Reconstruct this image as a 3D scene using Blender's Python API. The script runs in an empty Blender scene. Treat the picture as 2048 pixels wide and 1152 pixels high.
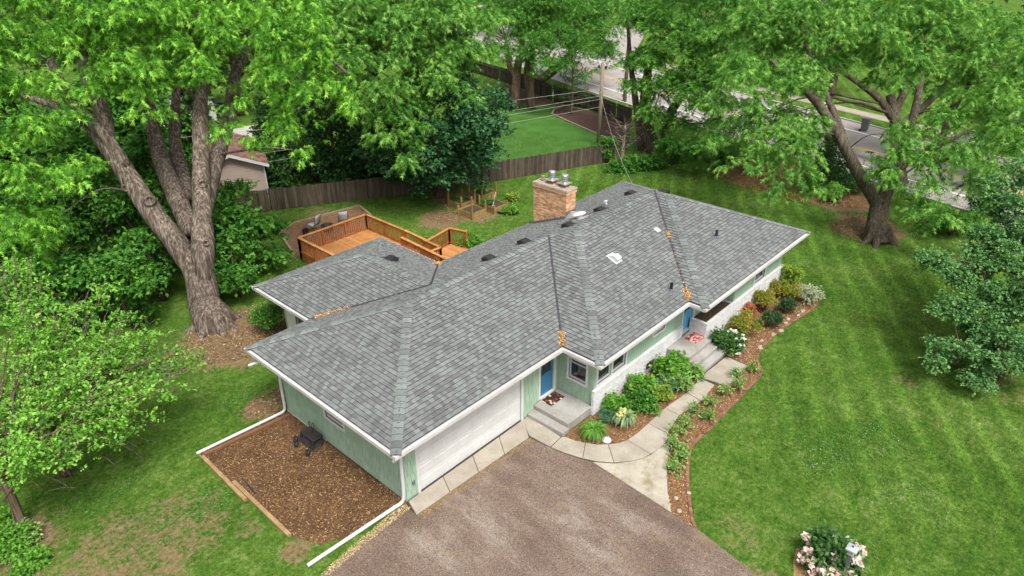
import bpy, bmesh, math, random
import numpy as np
from mathutils import Vector, Matrix

S = bpy.context.scene
COL = S.collection
rad = math.radians
random.seed(7)
RNG = np.random.default_rng(11)

# ------------------------------------------------------------------ camera
CAM = np.array([-9.0221, -12.854, 16.5886]); FPX = 1400.25
YAW, PIT, ROLL = 0.7435, 0.492, -0.0042
FW = np.array([math.cos(PIT)*math.cos(YAW), math.cos(PIT)*math.sin(YAW), -math.sin(PIT)])
RT = np.array([math.sin(YAW), -math.cos(YAW), 0.0]); UP = np.cross(RT, FW)
RT, UP = math.cos(ROLL)*RT + math.sin(ROLL)*UP, -math.sin(ROLL)*RT + math.cos(ROLL)*UP
cd = bpy.data.cameras.new('camera'); cam = bpy.data.objects.new('camera', cd); COL.objects.link(cam)
cam.matrix_world = Matrix(((RT[0], UP[0], -FW[0], CAM[0]), (RT[1], UP[1], -FW[1], CAM[1]), (RT[2], UP[2], -FW[2], CAM[2]), (0, 0, 0, 1)))
cd.sensor_width = 36.0; cd.lens = 36.0*FPX/2048; cd.clip_end = 1000; cd.clip_start = 0.1
S.camera = cam
# ------------------------------------------------------------------ light
SUN_EL, SUN_AZ = rad(60), rad(-112)          # azimuth of the sun measured from +x towards +y
w = bpy.data.worlds.new('World'); S.world = w; w.use_nodes = True
wn = w.node_tree; bg = wn.nodes['Background']
sky = wn.nodes.new('ShaderNodeTexSky'); sky.sky_type = 'NISHITA'; sky.sun_disc = False
sky.sun_elevation = SUN_EL; sky.sun_rotation = math.pi/2 - SUN_AZ
sky.air_density = 1.0; sky.dust_density = 6.0; sky.ozone_density = 1.0
hs = wn.nodes.new('ShaderNodeHueSaturation'); hs.inputs['Saturation'].default_value = 0.22   # overcast: nearly white sky
wn.links.new(sky.outputs[0], hs.inputs['Color']); wn.links.new(hs.outputs[0], bg.inputs[0]); bg.inputs[1].default_value = 0.128
sl = bpy.data.lights.new('sun', 'SUN'); sl.energy = 1.8; sl.angle = rad(16); sl.color = (1.0, 0.96, 0.9)
so = bpy.data.objects.new('sun', sl); COL.objects.link(so)
sd = Vector((math.cos(SUN_EL)*math.cos(SUN_AZ), math.cos(SUN_EL)*math.sin(SUN_AZ), math.sin(SUN_EL)))
so.rotation_euler = (-sd).to_track_quat('-Z', 'Y').to_euler(); so.location = (0, 0, 40)
S.view_settings.view_transform = 'Standard'; S.view_settings.look = 'None'
S.view_settings.exposure = 0.70; S.view_settings.gamma = 1.0
S.cycles.max_bounces = 5; S.cycles.diffuse_bounces = 3; S.cycles.transmission_bounces = 3; S.cycles.transparent_max_bounces = 6
S.cycles.use_denoising = True; S.cycles.denoiser = 'OPENIMAGEDENOISE'; S.cycles.denoising_input_passes = 'RGB_ALBEDO_NORMAL'; S.cycles.denoising_prefilter = 'ACCURATE'; S.cycles.denoising_quality = 'HIGH'; S.cycles.use_adaptive_sampling = False; S.cycles.sampling_pattern = 'BLUE_NOISE'; S.cycles.sample_clamp_indirect = 6

# ------------------------------------------------------------------ picture-to-place helpers
def ray(u, v): return FW + RT*(u-1024)/FPX - UP*(v-576)/FPX
def G(u, v, z=0.0):                       # point at height z seen at photo pixel u,v
    d = ray(u, v); t = (z-CAM[2])/d[2]; return CAM + t*d
def at(u, v, d): return CAM + ray(u, v)*d  # point at depth d along that line of sight
def depth(p): return float((np.asarray(p, float)-CAM) @ FW)
def g2(u, v, z=0.0): p = G(u, v, z); return (float(p[0]), float(p[1]))

# ------------------------------------------------------------------ object helpers
def tag(o, label=None, cat=None, group=None, kind=None):
    if label: o['label'] = label
    if cat: o['category'] = cat
    if group: o['group'] = group
    if kind: o['kind'] = kind
    return o
def empty(name, loc=(0, 0, 0), label=None, cat=None, group=None, parent=None, kind=None):
    o = bpy.data.objects.new(name, None); COL.objects.link(o); o.location = loc; o.empty_display_size = 0.2
    if parent: o.parent = parent
    return tag(o, label, cat, group, kind)
LOCAL = [False]
def link(name, me, parent=None):
    o = bpy.data.objects.new(name, me); COL.objects.link(o)
    if parent:
        o.parent = parent
        if not LOCAL[0]: o.matrix_parent_inverse = Matrix.Translation(-Vector(wloc(parent)))
    return o
def wloc(o):
    l = Vector(o.location)
    return l
def mesh_np(name, V, F, mat, attr=None, smooth=False):   # V (n,3), F (m,k) same k
    me = bpy.data.meshes.new(name)
    V = np.asarray(V, np.float32); F = np.asarray(F, np.int32); k = F.shape[1]
    me.vertices.add(len(V)); me.vertices.foreach_set('co', V.ravel())
    me.loops.add(F.size); me.loops.foreach_set('vertex_index', F.ravel())
    me.polygons.add(len(F)); me.polygons.foreach_set('loop_start', np.arange(0, F.size, k, dtype=np.int32))
    if smooth: me.polygons.foreach_set('use_smooth', np.ones(len(F), bool))
    me.materials.append(mat); me.update(calc_edges=True)
    if attr is not None:
        a = me.attributes.new('tint', 'FLOAT', 'POINT'); a.data.foreach_set('value', np.asarray(attr, np.float32))
    return me
class MB:
    def __init__(s): s.v = []; s.f = []
    def add(s, vs, fs):
        b = len(s.v); s.v += [tuple(map(float, q)) for q in vs]; s.f += [tuple(b+i for i in f) for f in fs]; return s
    def box(s, x0, x1, y0, y1, z0, z1, M=None):
        vs = [(x0,y0,z0),(x1,y0,z0),(x1,y1,z0),(x0,y1,z0),(x0,y0,z1),(x1,y0,z1),(x1,y1,z1),(x0,y1,z1)]
        if M is not None: vs = [M @ Vector(q) for q in vs]
        return s.add(vs, [(3,2,1,0),(4,5,6,7),(0,1,5,4),(1,2,6,5),(2,3,7,6),(3,0,4,7)])
    def bar(s, a, b, w, h, up=(0, 0, 1)):        # beam of section w (sideways) x h (up) from a to b
        a = Vector(a); b = Vector(b); d = (b-a); L = d.length; d.normalize(); u = Vector(up)
        r = d.cross(u)
        if r.length < 1e-4: r = d.cross(Vector((1, 0, 0)))
        r.normalize(); u = r.cross(d)
        vs = []
        for e in (a, b):
            for (i, j) in ((-1,-1),(1,-1),(1,1),(-1,1)): vs.append(e + r*(i*w/2) + u*(j*h/2))
        return s.add(vs, [(0,1,2,3),(7,6,5,4),(0,4,5,1),(1,5,6,2),(2,6,7,3),(3,7,4,0)])
    def prism(s, poly, z0, z1):                  # plan polygon (ccw or cw) extruded
        n = len(poly)
        A = sum(poly[i][0]*poly[(i+1)%n][1]-poly[(i+1)%n][0]*poly[i][1] for i in range(n))
        if A < 0: poly = poly[::-1]
        vs = [(x, y, z0) for x, y in poly]+[(x, y, z1) for x, y in poly]
        return s.add(vs, [tuple(range(n, 2*n)), tuple(range(n-1, -1, -1))]+[(i, (i+1)%n, n+(i+1)%n, n+i) for i in range(n)])
    def tube(s, pts, radii, n=8, cap=True, jit=0.0, rng=None):
        pts = [Vector(q) for q in pts]
        if not hasattr(radii, '__len__'): radii = [radii]*len(pts)
        d0 = (pts[1]-pts[0]).normalized(); ref = Vector((1, 0, 0)) if abs(d0.x) < .8 else Vector((0, 1, 0))
        u = (ref - d0*ref.dot(d0)).normalized(); b = len(s.v)
        for i, q in enumerate(pts):
            d = (pts[min(i+1, len(pts)-1)]-pts[max(i-1, 0)]).normalized()
            u = (u - d*u.dot(d)).normalized(); v = d.cross(u)
            for k in range(n):
                a = 2*math.pi*k/n; rr = radii[i]*(1+(jit*(rng.random()-.5) if jit else 0))
                s.v.append(tuple(q + u*(rr*math.cos(a)) + v*(rr*math.sin(a))))
        for i in range(len(pts)-1):
            for k in range(n):
                s.f.append((b+i*n+k, b+i*n+(k+1)%n, b+(i+1)*n+(k+1)%n, b+(i+1)*n+k))
        if cap:
            s.f.append(tuple(b+k for k in range(n-1, -1, -1))); s.f.append(tuple(b+(len(pts)-1)*n+k for k in range(n)))
        return s
    def cyl(s, x, y, z0, z1, r0, r1=None, n=16): return s.tube([(x,y,z0),(x,y,z1)], [r0, r0 if r1 is None else r1], n)
    def lathe(s, x, y, prof, n=16, M=None):      # prof list of (r,z)
        b = len(s.v)
        for r_, z in prof:
            for k in range(n):
                a = 2*math.pi*k/n; q = Vector((x+r_*math.cos(a), y+r_*math.sin(a), z)); s.v.append(tuple(M @ q if M is not None else q))
        for i in range(len(prof)-1):
            for k in range(n): s.f.append((b+i*n+k, b+i*n+(k+1)%n, b+(i+1)*n+(k+1)%n, b+(i+1)*n+k))
        s.f.append(tuple(b+k for k in range(n-1, -1, -1))); s.f.append(tuple(b+(len(prof)-1)*n+k for k in range(n)))
        return s
    def mesh(s, name, mat, smooth=False):
        me = bpy.data.meshes.new(name); me.from_pydata(s.v, [], s.f); me.materials.append(mat)
        if getattr(s, 'edge', None):
            me.materials.append(s.edge[0]); me.polygons.foreach_set('material_index', s.edge[1])
        if smooth: me.polygons.foreach_set('use_smooth', [True]*len(me.polygons))
        me.update(); return me
    def build(s, name, mat, parent=None, smooth=False): return link(name, s.mesh(name, mat, smooth), parent)
def bevel(o, wdt=.01, seg=1):
    m = o.modifiers.new('bevel', 'BEVEL'); m.width = wdt; m.segments = seg; m.limit_method = 'ANGLE'; return o
def inside(poly, P):
    P = np.asarray(P); x, y = P[:, 0], P[:, 1]; c = np.zeros(len(P), bool); n = len(poly)
    for i in range(n):
        x0, y0 = poly[i]; x1, y1 = poly[(i+1) % n]
        if y0 == y1: continue
        k = ((y0 > y) != (y1 > y)) & (x < (x1-x0)*(y-y0)/(y1-y0)+x0); c ^= k
    return c
def smooth_path(pts, n=6):
    P = [np.asarray(q, float) for q in pts]; P = [2*P[0]-P[1]]+P+[2*P[-1]-P[-2]]; out = []
    for i in range(1, len(P)-2):
        for k in range(n):
            t = k/n; a, b, c, d = P[i-1], P[i], P[i+1], P[i+2]
            out.append(.5*((2*b)+(c-a)*t+(2*a-5*b+4*c-d)*t*t+(3*b-a-3*c+d)*t**3))
    out.append(P[-2]); return out

# ------------------------------------------------------------------ materials
def nodes(name):
    m = bpy.data.materials.new(name); m.use_nodes = True; nt = m.node_tree; b = nt.nodes['Principled BSDF']; return m, nt, b
def N(nt, t, **k):
    n = nt.nodes.new('ShaderNode'+t)
    for a, v in k.items(): setattr(n, a, v)
    return n
def L(nt, a, b): nt.links.new(a, b)
def math_n(nt, op, a, b=None, clamp=False):
    n = nt.nodes.new('ShaderNodeMath'); n.operation = op; n.use_clamp = clamp
    for i, q in enumerate((a, b)):
        if q is None: continue
        if isinstance(q, (int, float)): n.inputs[i].default_value = q
        else: L(nt, q, n.inputs[i])
    return n.outputs[0]
def pos(nt, scale=(1, 1, 1), rot=0.0):
    g = nt.nodes.new('ShaderNodeNewGeometry'); mp = nt.nodes.new('ShaderNodeMapping'); mp.inputs['Scale'].default_value = scale
    mp.inputs['Rotation'].default_value = (0, 0, rot); L(nt, g.outputs['Position'], mp.inputs['Vector']); return mp.outputs[0]
def noise(nt, vec, scale, detail=4.0, rough=.55, dist=0.0):
    n = nt.nodes.new('ShaderNodeTexNoise'); n.inputs['Scale'].default_value = scale; n.inputs['Detail'].default_value = detail
    n.inputs['Roughness'].default_value = rough; n.inputs['Distortion'].default_value = dist; L(nt, vec, n.inputs['Vector']); return n.outputs[0]
def ramp(nt, fac, stops, interp='LINEAR'):
    n = nt.nodes.new('ShaderNodeValToRGB'); cr = n.color_ramp; cr.interpolation = interp
    while len(cr.elements) < len(stops): cr.elements.new(.5)
    for e, (p_, c) in zip(cr.elements, stops): e.position = p_; e.color = tuple(c)+(1,) if hasattr(c, '__len__') else (c, c, c, 1)
    L(nt, fac, n.inputs[0]); return n.outputs[0]
def mix(nt, fac, a, b, mode='MIX'):
    n = nt.nodes.new('ShaderNodeMix'); n.data_type = 'RGBA'; n.blend_type = mode
    for i, q in ((0, fac), (6, a), (7, b)):
        if isinstance(q, (int, float)): n.inputs[i].default_value = q
        elif isinstance(q, tuple): n.inputs[i].default_value = q+(1,)
        else: L(nt, q, n.inputs[i])
    return n.outputs[2]
def piece(nt):                                # a random number for every separate piece
    g = nt.nodes.new('ShaderNodeNewGeometry'); o = nt.nodes.new('ShaderNodeObjectInfo')
    return math_n(nt, 'FRACT', math_n(nt, 'ADD', g.outputs['Random Per Island'], o.outputs['Random']))
def bump(nt, b, h, strength=.3, dist=.02):
    n = nt.nodes.new('ShaderNodeBump'); n.inputs['Strength'].default_value = strength; n.inputs['Distance'].default_value = dist
    L(nt, h, n.inputs['Height']); L(nt, n.outputs[0], b.inputs['Normal'])
def spread(nt, x, lo, hi, amt):              # maps lo..hi to 1-amt..1+amt
    n = nt.nodes.new('ShaderNodeMapRange'); n.inputs[1].default_value = lo; n.inputs[2].default_value = hi
    n.inputs[3].default_value = 1-amt; n.inputs[4].default_value = 1+amt; L(nt, x, n.inputs[0]); return n.outputs[0]
def mat(name, c0, c1=None, scale=3.0, rough=.8, pv=0.0, bmp=None, stretch=(1, 1, 1), metal=0.0, spec=.3, fine=None, rot=0.0):
    """c0..c1 colour range over noise; pv brightness difference between pieces; bmp=(scale,strength,dist); fine=(scale,amount)"""
    m, nt, b = nodes(name)
    b.inputs['Roughness'].default_value = rough; b.inputs['Metallic'].default_value = metal; b.inputs['Specular IOR Level'].default_value = spec
    v = pos(nt, stretch, rot); c1 = c1 or tuple(min(1, x*1.15) for x in c0)
    col = ramp(nt, noise(nt, v, scale), [(.3, c0), (.7, c1)])
    if pv: col = mix(nt, 1.0, col, spread(nt, piece(nt), 0, 1, pv), 'MULTIPLY')
    if fine: col = mix(nt, 1.0, col, spread(nt, noise(nt, v, fine[0], 3), .3, .7, fine[1]), 'MULTIPLY')
    L(nt, col, b.inputs['Base Color'])
    if bmp: bump(nt, b, noise(nt, v, bmp[0], 5), bmp[1], bmp[2])
    return m
# ------------------------------------------------------------------ shared materials
M_white = mat('white_paint', (.57, .57, .56), (.64, .64, .63), 2, .5, fine=(30, .03))
M_gutter = mat('gutter_white', (.50, .47, .455), (.64, .62, .61), 1.5, .45, fine=(14, .06))
M_green = mat('green_shake', (.285, .40, .295), (.325, .445, .335), 1.2, .7, pv=.09, fine=(25, .06), bmp=(40, .15, .01))
M_greenp = mat('green_panel', (.285, .41, .305), (.325, .455, .345), 1.0, .7, pv=.03, bmp=(30, .1, .01), stretch=(1, 1, .2))
M_brickw = mat('white_brick', (.58, .58, .575), (.74, .74, .735), 6, .75, pv=.07, fine=(40, .06), bmp=(60, .4, .012))
M_mortar = mat('white_mortar', (.30, .30, .30), (.42, .42, .41), 8, .9, bmp=(50, .3, .01))
M_conc = mat('concrete', (.285, .25, .20), (.39, .35, .285), 1.3, .85, pv=.07, fine=(18, .1), bmp=(60, .15, .01))
M_stoop = mat('stoop_concrete', (.26, .24, .21), (.38, .37, .35), 1.1, .8, fine=(12, .08), bmp=(60, .15, .01))
M_soffit = mat('soffit', (.6, .6, .58), rough=.7)
M_dark = mat('dark_trim', (.03, .03, .033), rough=.5)
M_black = mat('black_plastic', (.018, .018, .02), (.03, .03, .03), 5, .45)
M_metal = mat('galvanised', (.62, .63, .64), (.75, .75, .76), 6, .32, metal=.85)
M_lead = mat('flashing', (.13, .13, .14), (.2, .2, .22), 4, .5, metal=.3)
M_terra = mat('terracotta', (.3, .1, .05), (.4, .15, .08), 5, .8)
M_vinyl = mat('vinyl_sash', (.55, .55, .54), (.6, .6, .6), 3, .5)
def glass(name, c=(.02, .022, .024)):
    m, nt, b = nodes(name); b.inputs['Base Color'].default_value = c+(1,); b.inputs['Roughness'].default_value = .04; b.inputs['Specular IOR Level'].default_value = .6
    return m
M_glass = glass('window_glass')
M_glass2 = glass('blind_glass', (.075, .075, .078))
M_door = mat('blue_door', (.035, .15, .28), (.045, .17, .31), 3, .45)
M_door2 = mat('sky_blue_door', (.10, .35, .58), (.12, .38, .62), 3, .45)
def shingle_mat(name, stops, fine=.1):
    m, nt, b = nodes(name); b.inputs['Roughness'].default_value = .92; b.inputs['Specular IOR Level'].default_value = .15
    v = pos(nt); c = ramp(nt, piece(nt), stops)
    c = mix(nt, 1.0, c, spread(nt, noise(nt, v, .55, 4, .6), .3, .7, .1), 'MULTIPLY')
    c = mix(nt, 1.0, c, spread(nt, noise(nt, v, 45, 3, .7), .25, .75, fine*2.2), 'MULTIPLY')
    L(nt, c, b.inputs['Base Color']); bump(nt, b, noise(nt, v, 120, 2), .35, .006); return m
M_shing = shingle_mat('roof_shingle', [(0, (.112, .113, .115)), (.25, (.131, .134, .134)), (.5, (.153, .160, .157)), (.75, (.170, .184, .177)), (.95, (.188, .208, .197)), (1, (.175, .168, .165))])
M_cap = shingle_mat('ridge_cap_shingle', [(0, (.115, .122, .121)), (.5, (.16, .175, .168)), (1, (.20, .22, .208))])
M_deckroof = mat('roof_underlay', (.05, .05, .052), rough=.95)

# ------------------------------------------------------------------ HOUSE
W, D1, D2, XC, XE, XG, PT, HE, OV = 8.52, 1.67, 2.40, 7.62, 13.58, 23.77, .409, 2.87, .82
XW, WL, WW = 2.62, 4.12, 6.8
house = empty('house', (12, 3, 0), 'long green house with grey hipped shingle roof and white brick skirt', 'house')
zt = lambda r: HE + PT*r
A_, B_, C_, D_, E_, F_, G_, H_ = (0, 0), (0, W), (XC, 0), (XC, -D1), (XE, -D1), (XE, -D2), (XG, -D2), (XG, W)
R1 = (W/2, W/2); V1 = (XC+W/2, W/2); H1 = (XC+(W+D1)/2, (W-D1)/2); T5 = (XG-XE)/2
V2 = (XE+T5, T5-D1); T2 = (XE+T5, T5-D2)
Wa, Wb, Wc, Wd = (XW, W), (XW, W+WL), (XW+WW, W+WL), (XW+WW, W)
RW = (XW+WW/2, W+WL-WW/2); PW = (XW+WW/2, W-WW/2)
# plane: polygon, upslope axis, sign, eave coordinate
PL = [([A_, B_, R1], 0, 1, 0.0), ([A_, C_, V1, R1], 1, 1, 0.0), ([C_, D_, H1, V1], 0, 1, XC), ([D_, E_, V2, H1], 1, 1, -D1),
      ([E_, F_, T2, V2], 0, 1, XE), ([F_, G_, T2], 1, 1, -D2), ([G_, H_, V2, T2], 0, -1, XG),
      ([B_, (V1[0], W), V1, R1], 1, -1, W), ([(V1[0], W), H_, V2, H1, V1], 1, -1, W),
      ([Wa, Wb, RW, PW], 0, 1, XW), ([Wb, Wc, RW], 1, -1, W+WL), ([Wc, Wd, PW, RW], 0, -1, XW+WW)]
def zplane(pl, x, y): return zt(pl[2]*((x, y)[pl[1]]-pl[3]))
def clip(poly, a, b):                     # keep the side left of a->b
    out = []; n = len(poly)
    f = lambda q: (b[0]-a[0])*(q[1]-a[1])-(b[1]-a[1])*(q[0]-a[0])
    for i in range(n):
        p_, q = poly[i], poly[(i+1) % n]; fp, fq = f(p_), f(q)
        if fp >= 0: out.append(p_)
        if fp*fq < 0: t = fp/(fp-fq); out.append((p_[0]+(q[0]-p_[0])*t, p_[1]+(q[1]-p_[1])*t))
    return out
mb = MB()
for pl in PL:
    c_ = pl[3]+pl[2]*.11; ax_ = pl[1]; pp = pl[0] if sum(pl[0][i][0]*pl[0][(i+1) % len(pl[0])][1]-pl[0][(i+1) % len(pl[0])][0]*pl[0][i][1] for i in range(len(pl[0]))) > 0 else pl[0][::-1]
    pp = clip(pp, (c_, 0), (c_, -pl[2])) if ax_ == 0 else clip(pp, (0, c_), (pl[2], c_))
    mb.add([(x, y, zplane(pl, x, y)-.02) for x, y in pp], [tuple(range(len(pp)))])
roof = mb.build('roof', M_deckroof, house)
def area(p): return .5*sum(p[i][0]*p[(i+1) % len(p)][1]-p[(i+1) % len(p)][0]*p[i][1] for i in range(len(p)))
CS = math.sqrt(1+PT*PT)
def split_pieces(pcs, name, material, parent, limit=300, rest=None, key=None):
    """pcs: list of (verts, faces). the largest in view become parts, the others one joined part"""
    def score(pc):
        c = np.mean(np.array(pc[0]), axis=0); d = c-CAM; z = d @ FW
        u, v = 1024+FPX*(d @ RT)/z, 576-FPX*(d @ UP)/z
        vis = 0 <= u <= 2048 and 0 <= v <= 1152
        P = np.array(pc[0]); s = np.ptp(P, axis=0); return (pc[2] if len(pc) > 2 else 1)*vis*(float(np.linalg.norm(s))/z**2)
    pcs = sorted(pcs, key=score, reverse=True)
    for pc in pcs[:limit]:
        m1 = MB().add(pc[0], pc[1])
        if key: m1.edge = (key, [0]+[1]*(len(pc[1])-1))
        m1.build(name, material, parent)
    if len(pcs) > limit:
        m2 = MB(); ix = []
        for pc in pcs[limit:]: m2.add(pc[0], pc[1]); ix += [0]+[1]*(len(pc[1])-1)
        if key: m2.edge = (key, ix)
        tag(m2.build(rest or name+'_field', material, parent), kind='stuff')
rr = random.Random(3)
shing = []
EXPO = .150
for ip, pl in enumerate(PL):
    poly = pl[0] if area(pl[0]) > 0 else pl[0][::-1]; ax, sg, c0 = pl[1], pl[2], pl[3]
    ss = [q[1-ax] for q in poly]; tmax = max(sg*(q[ax]-c0) for q in poly)
    step = EXPO/CS; i = 0; t = .10
    facing = {0: {1: 1.0, -1: .3}, 1: {1: 1.0, -1: .5}}[ax][sg]
    while t < tmax:
        s = min(ss)-rr.random()*.4
        dark = False
        while s < max(ss):
            dark = not dark
            wd = rr.uniform(.09, .17) if dark else rr.uniform(.10, .21)
            a, b = s, s+wd; s = b
            back = t+step*1.04
            q = [(a, t), (b, t), (b, back), (a, back)]
            q = [((c0+sg*tt, u) if ax == 0 else (u, c0+sg*tt)) for u, tt in q]
            if area(q) < 0: q = q[::-1]
            for k in range(len(poly)):
                q = clip(q, poly[k], poly[(k+1) % len(poly)])
                if len(q) < 3: break
            if len(q) < 3 or abs(area(q)) < .0006: continue
            th = .030 if dark else .020
            tz = th+rr.uniform(-.003, .003)
            vs = []; n = len(q)
            for x, y in q:
                tt = sg*((x, y)[ax]-c0); fr = min(1, max(0, (tt-t)/step)); vs.append((x, y, zt(tt)+tz*(1-fr)+.003))
            tq = [sg*((x, y)[ax]-c0) for x, y in q]
            fs = [tuple(range(n))]; k0 = [k for k in range(n) if abs(tq[k]-t) < 1e-5 and abs(tq[(k+1) % n]-t) < 1e-5]
            for k in k0:
                for kk in (k, (k+1) % n): vs.append((q[kk][0], q[kk][1], zplane(pl, *q[kk])-.005))
                fs.append((k, len(vs)-2, len(vs)-1, (k+1) % n))
            shing.append((vs, fs, facing))
        t += step; i += 1
M_sedge = mat('shingle_edge', (.048, .049, .051), (.064, .066, .068), 5, .95)
split_pieces(shing, 'shingle', M_shing, roof, 300, 'shingle_field', M_sedge)
# ridge and hip caps
def caps(p0, p1, n0, n1, e=.235, w_=.165, parent=roof):
    """p0->p1 low to high line; n0,n1 downhill plan directions of the two sides with slope PT each"""
    a = np.array(p0, float); b = np.array(p1, float); d = b-a; Ln = np.linalg.norm(d); d /= Ln; k = int(Ln/e)
    for i in range(k+1):
        s0, s1 = i*e, min(Ln, (i+1)*e+.04)
        if s1-s0 < .05: continue
        lift0, lift1 = .040, .022
        vs = []
        for s_, lf in ((s0, lift0), (s1, lift1)):
            c = a+d*s_+np.array([0, 0, lf])
            for nn, f_ in ((n0, 1.0), (n0, .33), (n1, .33), (n1, 1.0)):
                nv = np.array([nn[0], nn[1], -nn[2]]); q = c+nv*w_*f_
                if f_ < .5: q = q+np.array([0, 0, -.004])
                vs.append(q)
        lo = [q-np.array([0, 0, .03]) for q in vs]
        m1 = MB().add(vs+lo, [(0,1,5,4),(1,2,6,5),(2,3,7,6),(0,8,9,1),(1,9,10,2),(2,10,11,3),(0,4,12,8),(3,11,15,7)]); m1.edge = (M_sedge, [0,0,0,1,1,1,1,1]); m1.build('ridge_cap', M_cap, parent)
def P3(p, r): return (p[0], p[1], zt(r))
def hipdir(dx, dy):
    """sides of a hip running up plan direction (dx,dy): downhill in the planes on both sides, laid square to the hip"""
    h = np.array([dx, dy])/math.sqrt(2); r_ = np.array([h[1], -h[0]])
    # going square off the hip by 1 m the plane drops PT/sqrt2
    return (r_[0], r_[1], PT/math.sqrt(2)), (-r_[0], -r_[1], PT/math.sqrt(2))
def hip(p, r0, q, r1, dx, dy, start=.1):
    P0 = np.array(P3(p, r0), float); P1 = np.array(P3(q, r1), float); u = (P1-P0)/np.linalg.norm(P1-P0)
    a, b = hipdir(dx, dy); caps(P0+u*start, P1, a, b)
M_dummy = None
hip(A_, 0, R1, W/2, 1, 1); hip(B_, 0, R1, W/2, 1, -1); hip(D_, 0, H1, (W+D1)/2, 1, 1); hip(F_, 0, T2, T5, 1, 1)
hip(G_, 0, T2, T5, -1, 1); hip(H_, 0, V2, T5, -1, -1); hip(Wb, 0, RW, WW/2, 1, -1); hip(Wc, 0, RW, WW/2, -1, -1)
hip(V1, W/2, H1, (W+D1)/2, 1, -1, 0)
for a, b, rz, sx in ((R1, V1, W/2, (0, 1)), (H1, V2, (W+D1)/2, (0, 1)), (PW, RW, WW/2, (1, 0)), (T2, V2, T5, (1, 0))):
    caps(P3(a, rz), P3(b, rz), (sx[0], sx[1], PT), (-sx[0], -sx[1], PT))
# valley flashing
M_valley = mat('valley_metal', (.05, .045, .055), (.085, .075, .09), 4, .5, metal=.2)
for a, b, r1 in ((C_, V1, W/2), (E_, V2, T5), (Wa, PW, WW/2), (Wd, PW, WW/2)):
    P0 = Vector(P3(a, 0)); P1 = Vector(P3(b, r1)); d = (P1-P0).normalized(); P0 = P0+d*.18
    h = Vector((d.x, d.y, 0)).normalized(); sd_ = Vector((h.y, -h.x, 0)); mbv = MB(); wv = .038
    vs = []
    for q in (P0, P1):
        for s_ in (-wv, 0, wv): vs.append(q+sd_*s_+Vector((0, 0, abs(s_)*PT*.7+.038)))
    mbv.add(vs, [(0,1,4,3),(1,2,5,4)]); mbv.build('valley_flashing', M_valley, roof)

# eave outline, gutters, fascia, soffit
OUT = [A_, C_, D_, E_, F_, G_, H_, Wd, Wc, Wb, Wa, B_]
def inset(poly, d):
    n = len(poly); o = []
    for i in range(n):
        p0, p1, p2 = poly[i-1], poly[i], poly[(i+1) % n]
        e1 = np.sign([p1[0]-p0[0], p1[1]-p0[1]]); e2 = np.sign([p2[0]-p1[0], p2[1]-p1[1]])
        n1 = np.array([-e1[1], e1[0]]); n2 = np.array([-e2[1], e2[0]]); o.append((p1[0]+d*(n1[0]+n2[0]), p1[1]+d*(n1[1]+n2[1])))
    return o
def ring(name, d0, d1, z0, z1, m, parent):
    a, b = inset(OUT, d0), inset(OUT, d1); obs = []
    for i in range(len(OUT)):
        j = (i+1) % len(OUT)
        obs.append(MB().prism([a[i], a[j], b[j], b[i]], z0, z1).build(name, m, parent))
    return obs
gut = ring('gutter', 0.0, .022, HE-.125, HE+.004, M_gutter, house)
ring('gutter_guard', .022, .125, HE-.03, HE-.012, M_gutter, house)
ring('gutter_base', .022, .125, HE-.125, HE-.11, M_gutter, house)
ring('fascia', .127, .155, HE-.24, HE-.012, M_white, house)
ring('soffit', .155, OV+.02, HE-.235, HE-.215, M_soffit, house)

# walls with openings; each: along axis, fixed coordinate, outward sign, from, to, z0, z1, openings
TH = .14; ZW = HE-.215
def wallseg(ax, c, sg, a, b, ops=(), z0=0.0, m=None, z1=None):
    z1 = z1 or ZW; a, b = min(a, b), max(a, b)
    xs = sorted({a, b, *[q for o in ops for q in (o[0], o[1])]}); zs = sorted({z0, z1, *[q for o in ops for q in (o[2], o[3])]})
    mb = MB()
    for i in range(len(xs)-1):
        for k in range(len(zs)-1):
            xm, zm = (xs[i]+xs[i+1])/2, (zs[k]+zs[k+1])/2
            if any(o[0] < xm < o[1] and o[2] < zm < o[3] for o in ops): continue
            lo, hi = (c, c-sg*TH) if sg < 0 else (c-TH, c)
            lo, hi = min(c, c-sg*TH), max(c, c-sg*TH)
            if ax == 0: mb.box(xs[i], xs[i+1], lo, hi, zs[k], zs[k+1])
            else: mb.box(lo, hi, xs[i], xs[i+1], zs[k], zs[k+1])
    return mb.build('wall', m or M_greenp, house)
def W3(ax, c, sg, s, off, z): return (s, c+sg*off, z) if ax == 0 else (c+sg*off, s, z)
def wbox(mb, ax, c, sg, s0, s1, o0, o1, z0, z1):
    p_, q = W3(ax, c, sg, s0, o0, z0), W3(ax, c, sg, s1, o1, z1)
    return mb.box(*[e for k in range(3) for e in (min(p_[k], q[k]), max(p_[k], q[k]))])
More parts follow.
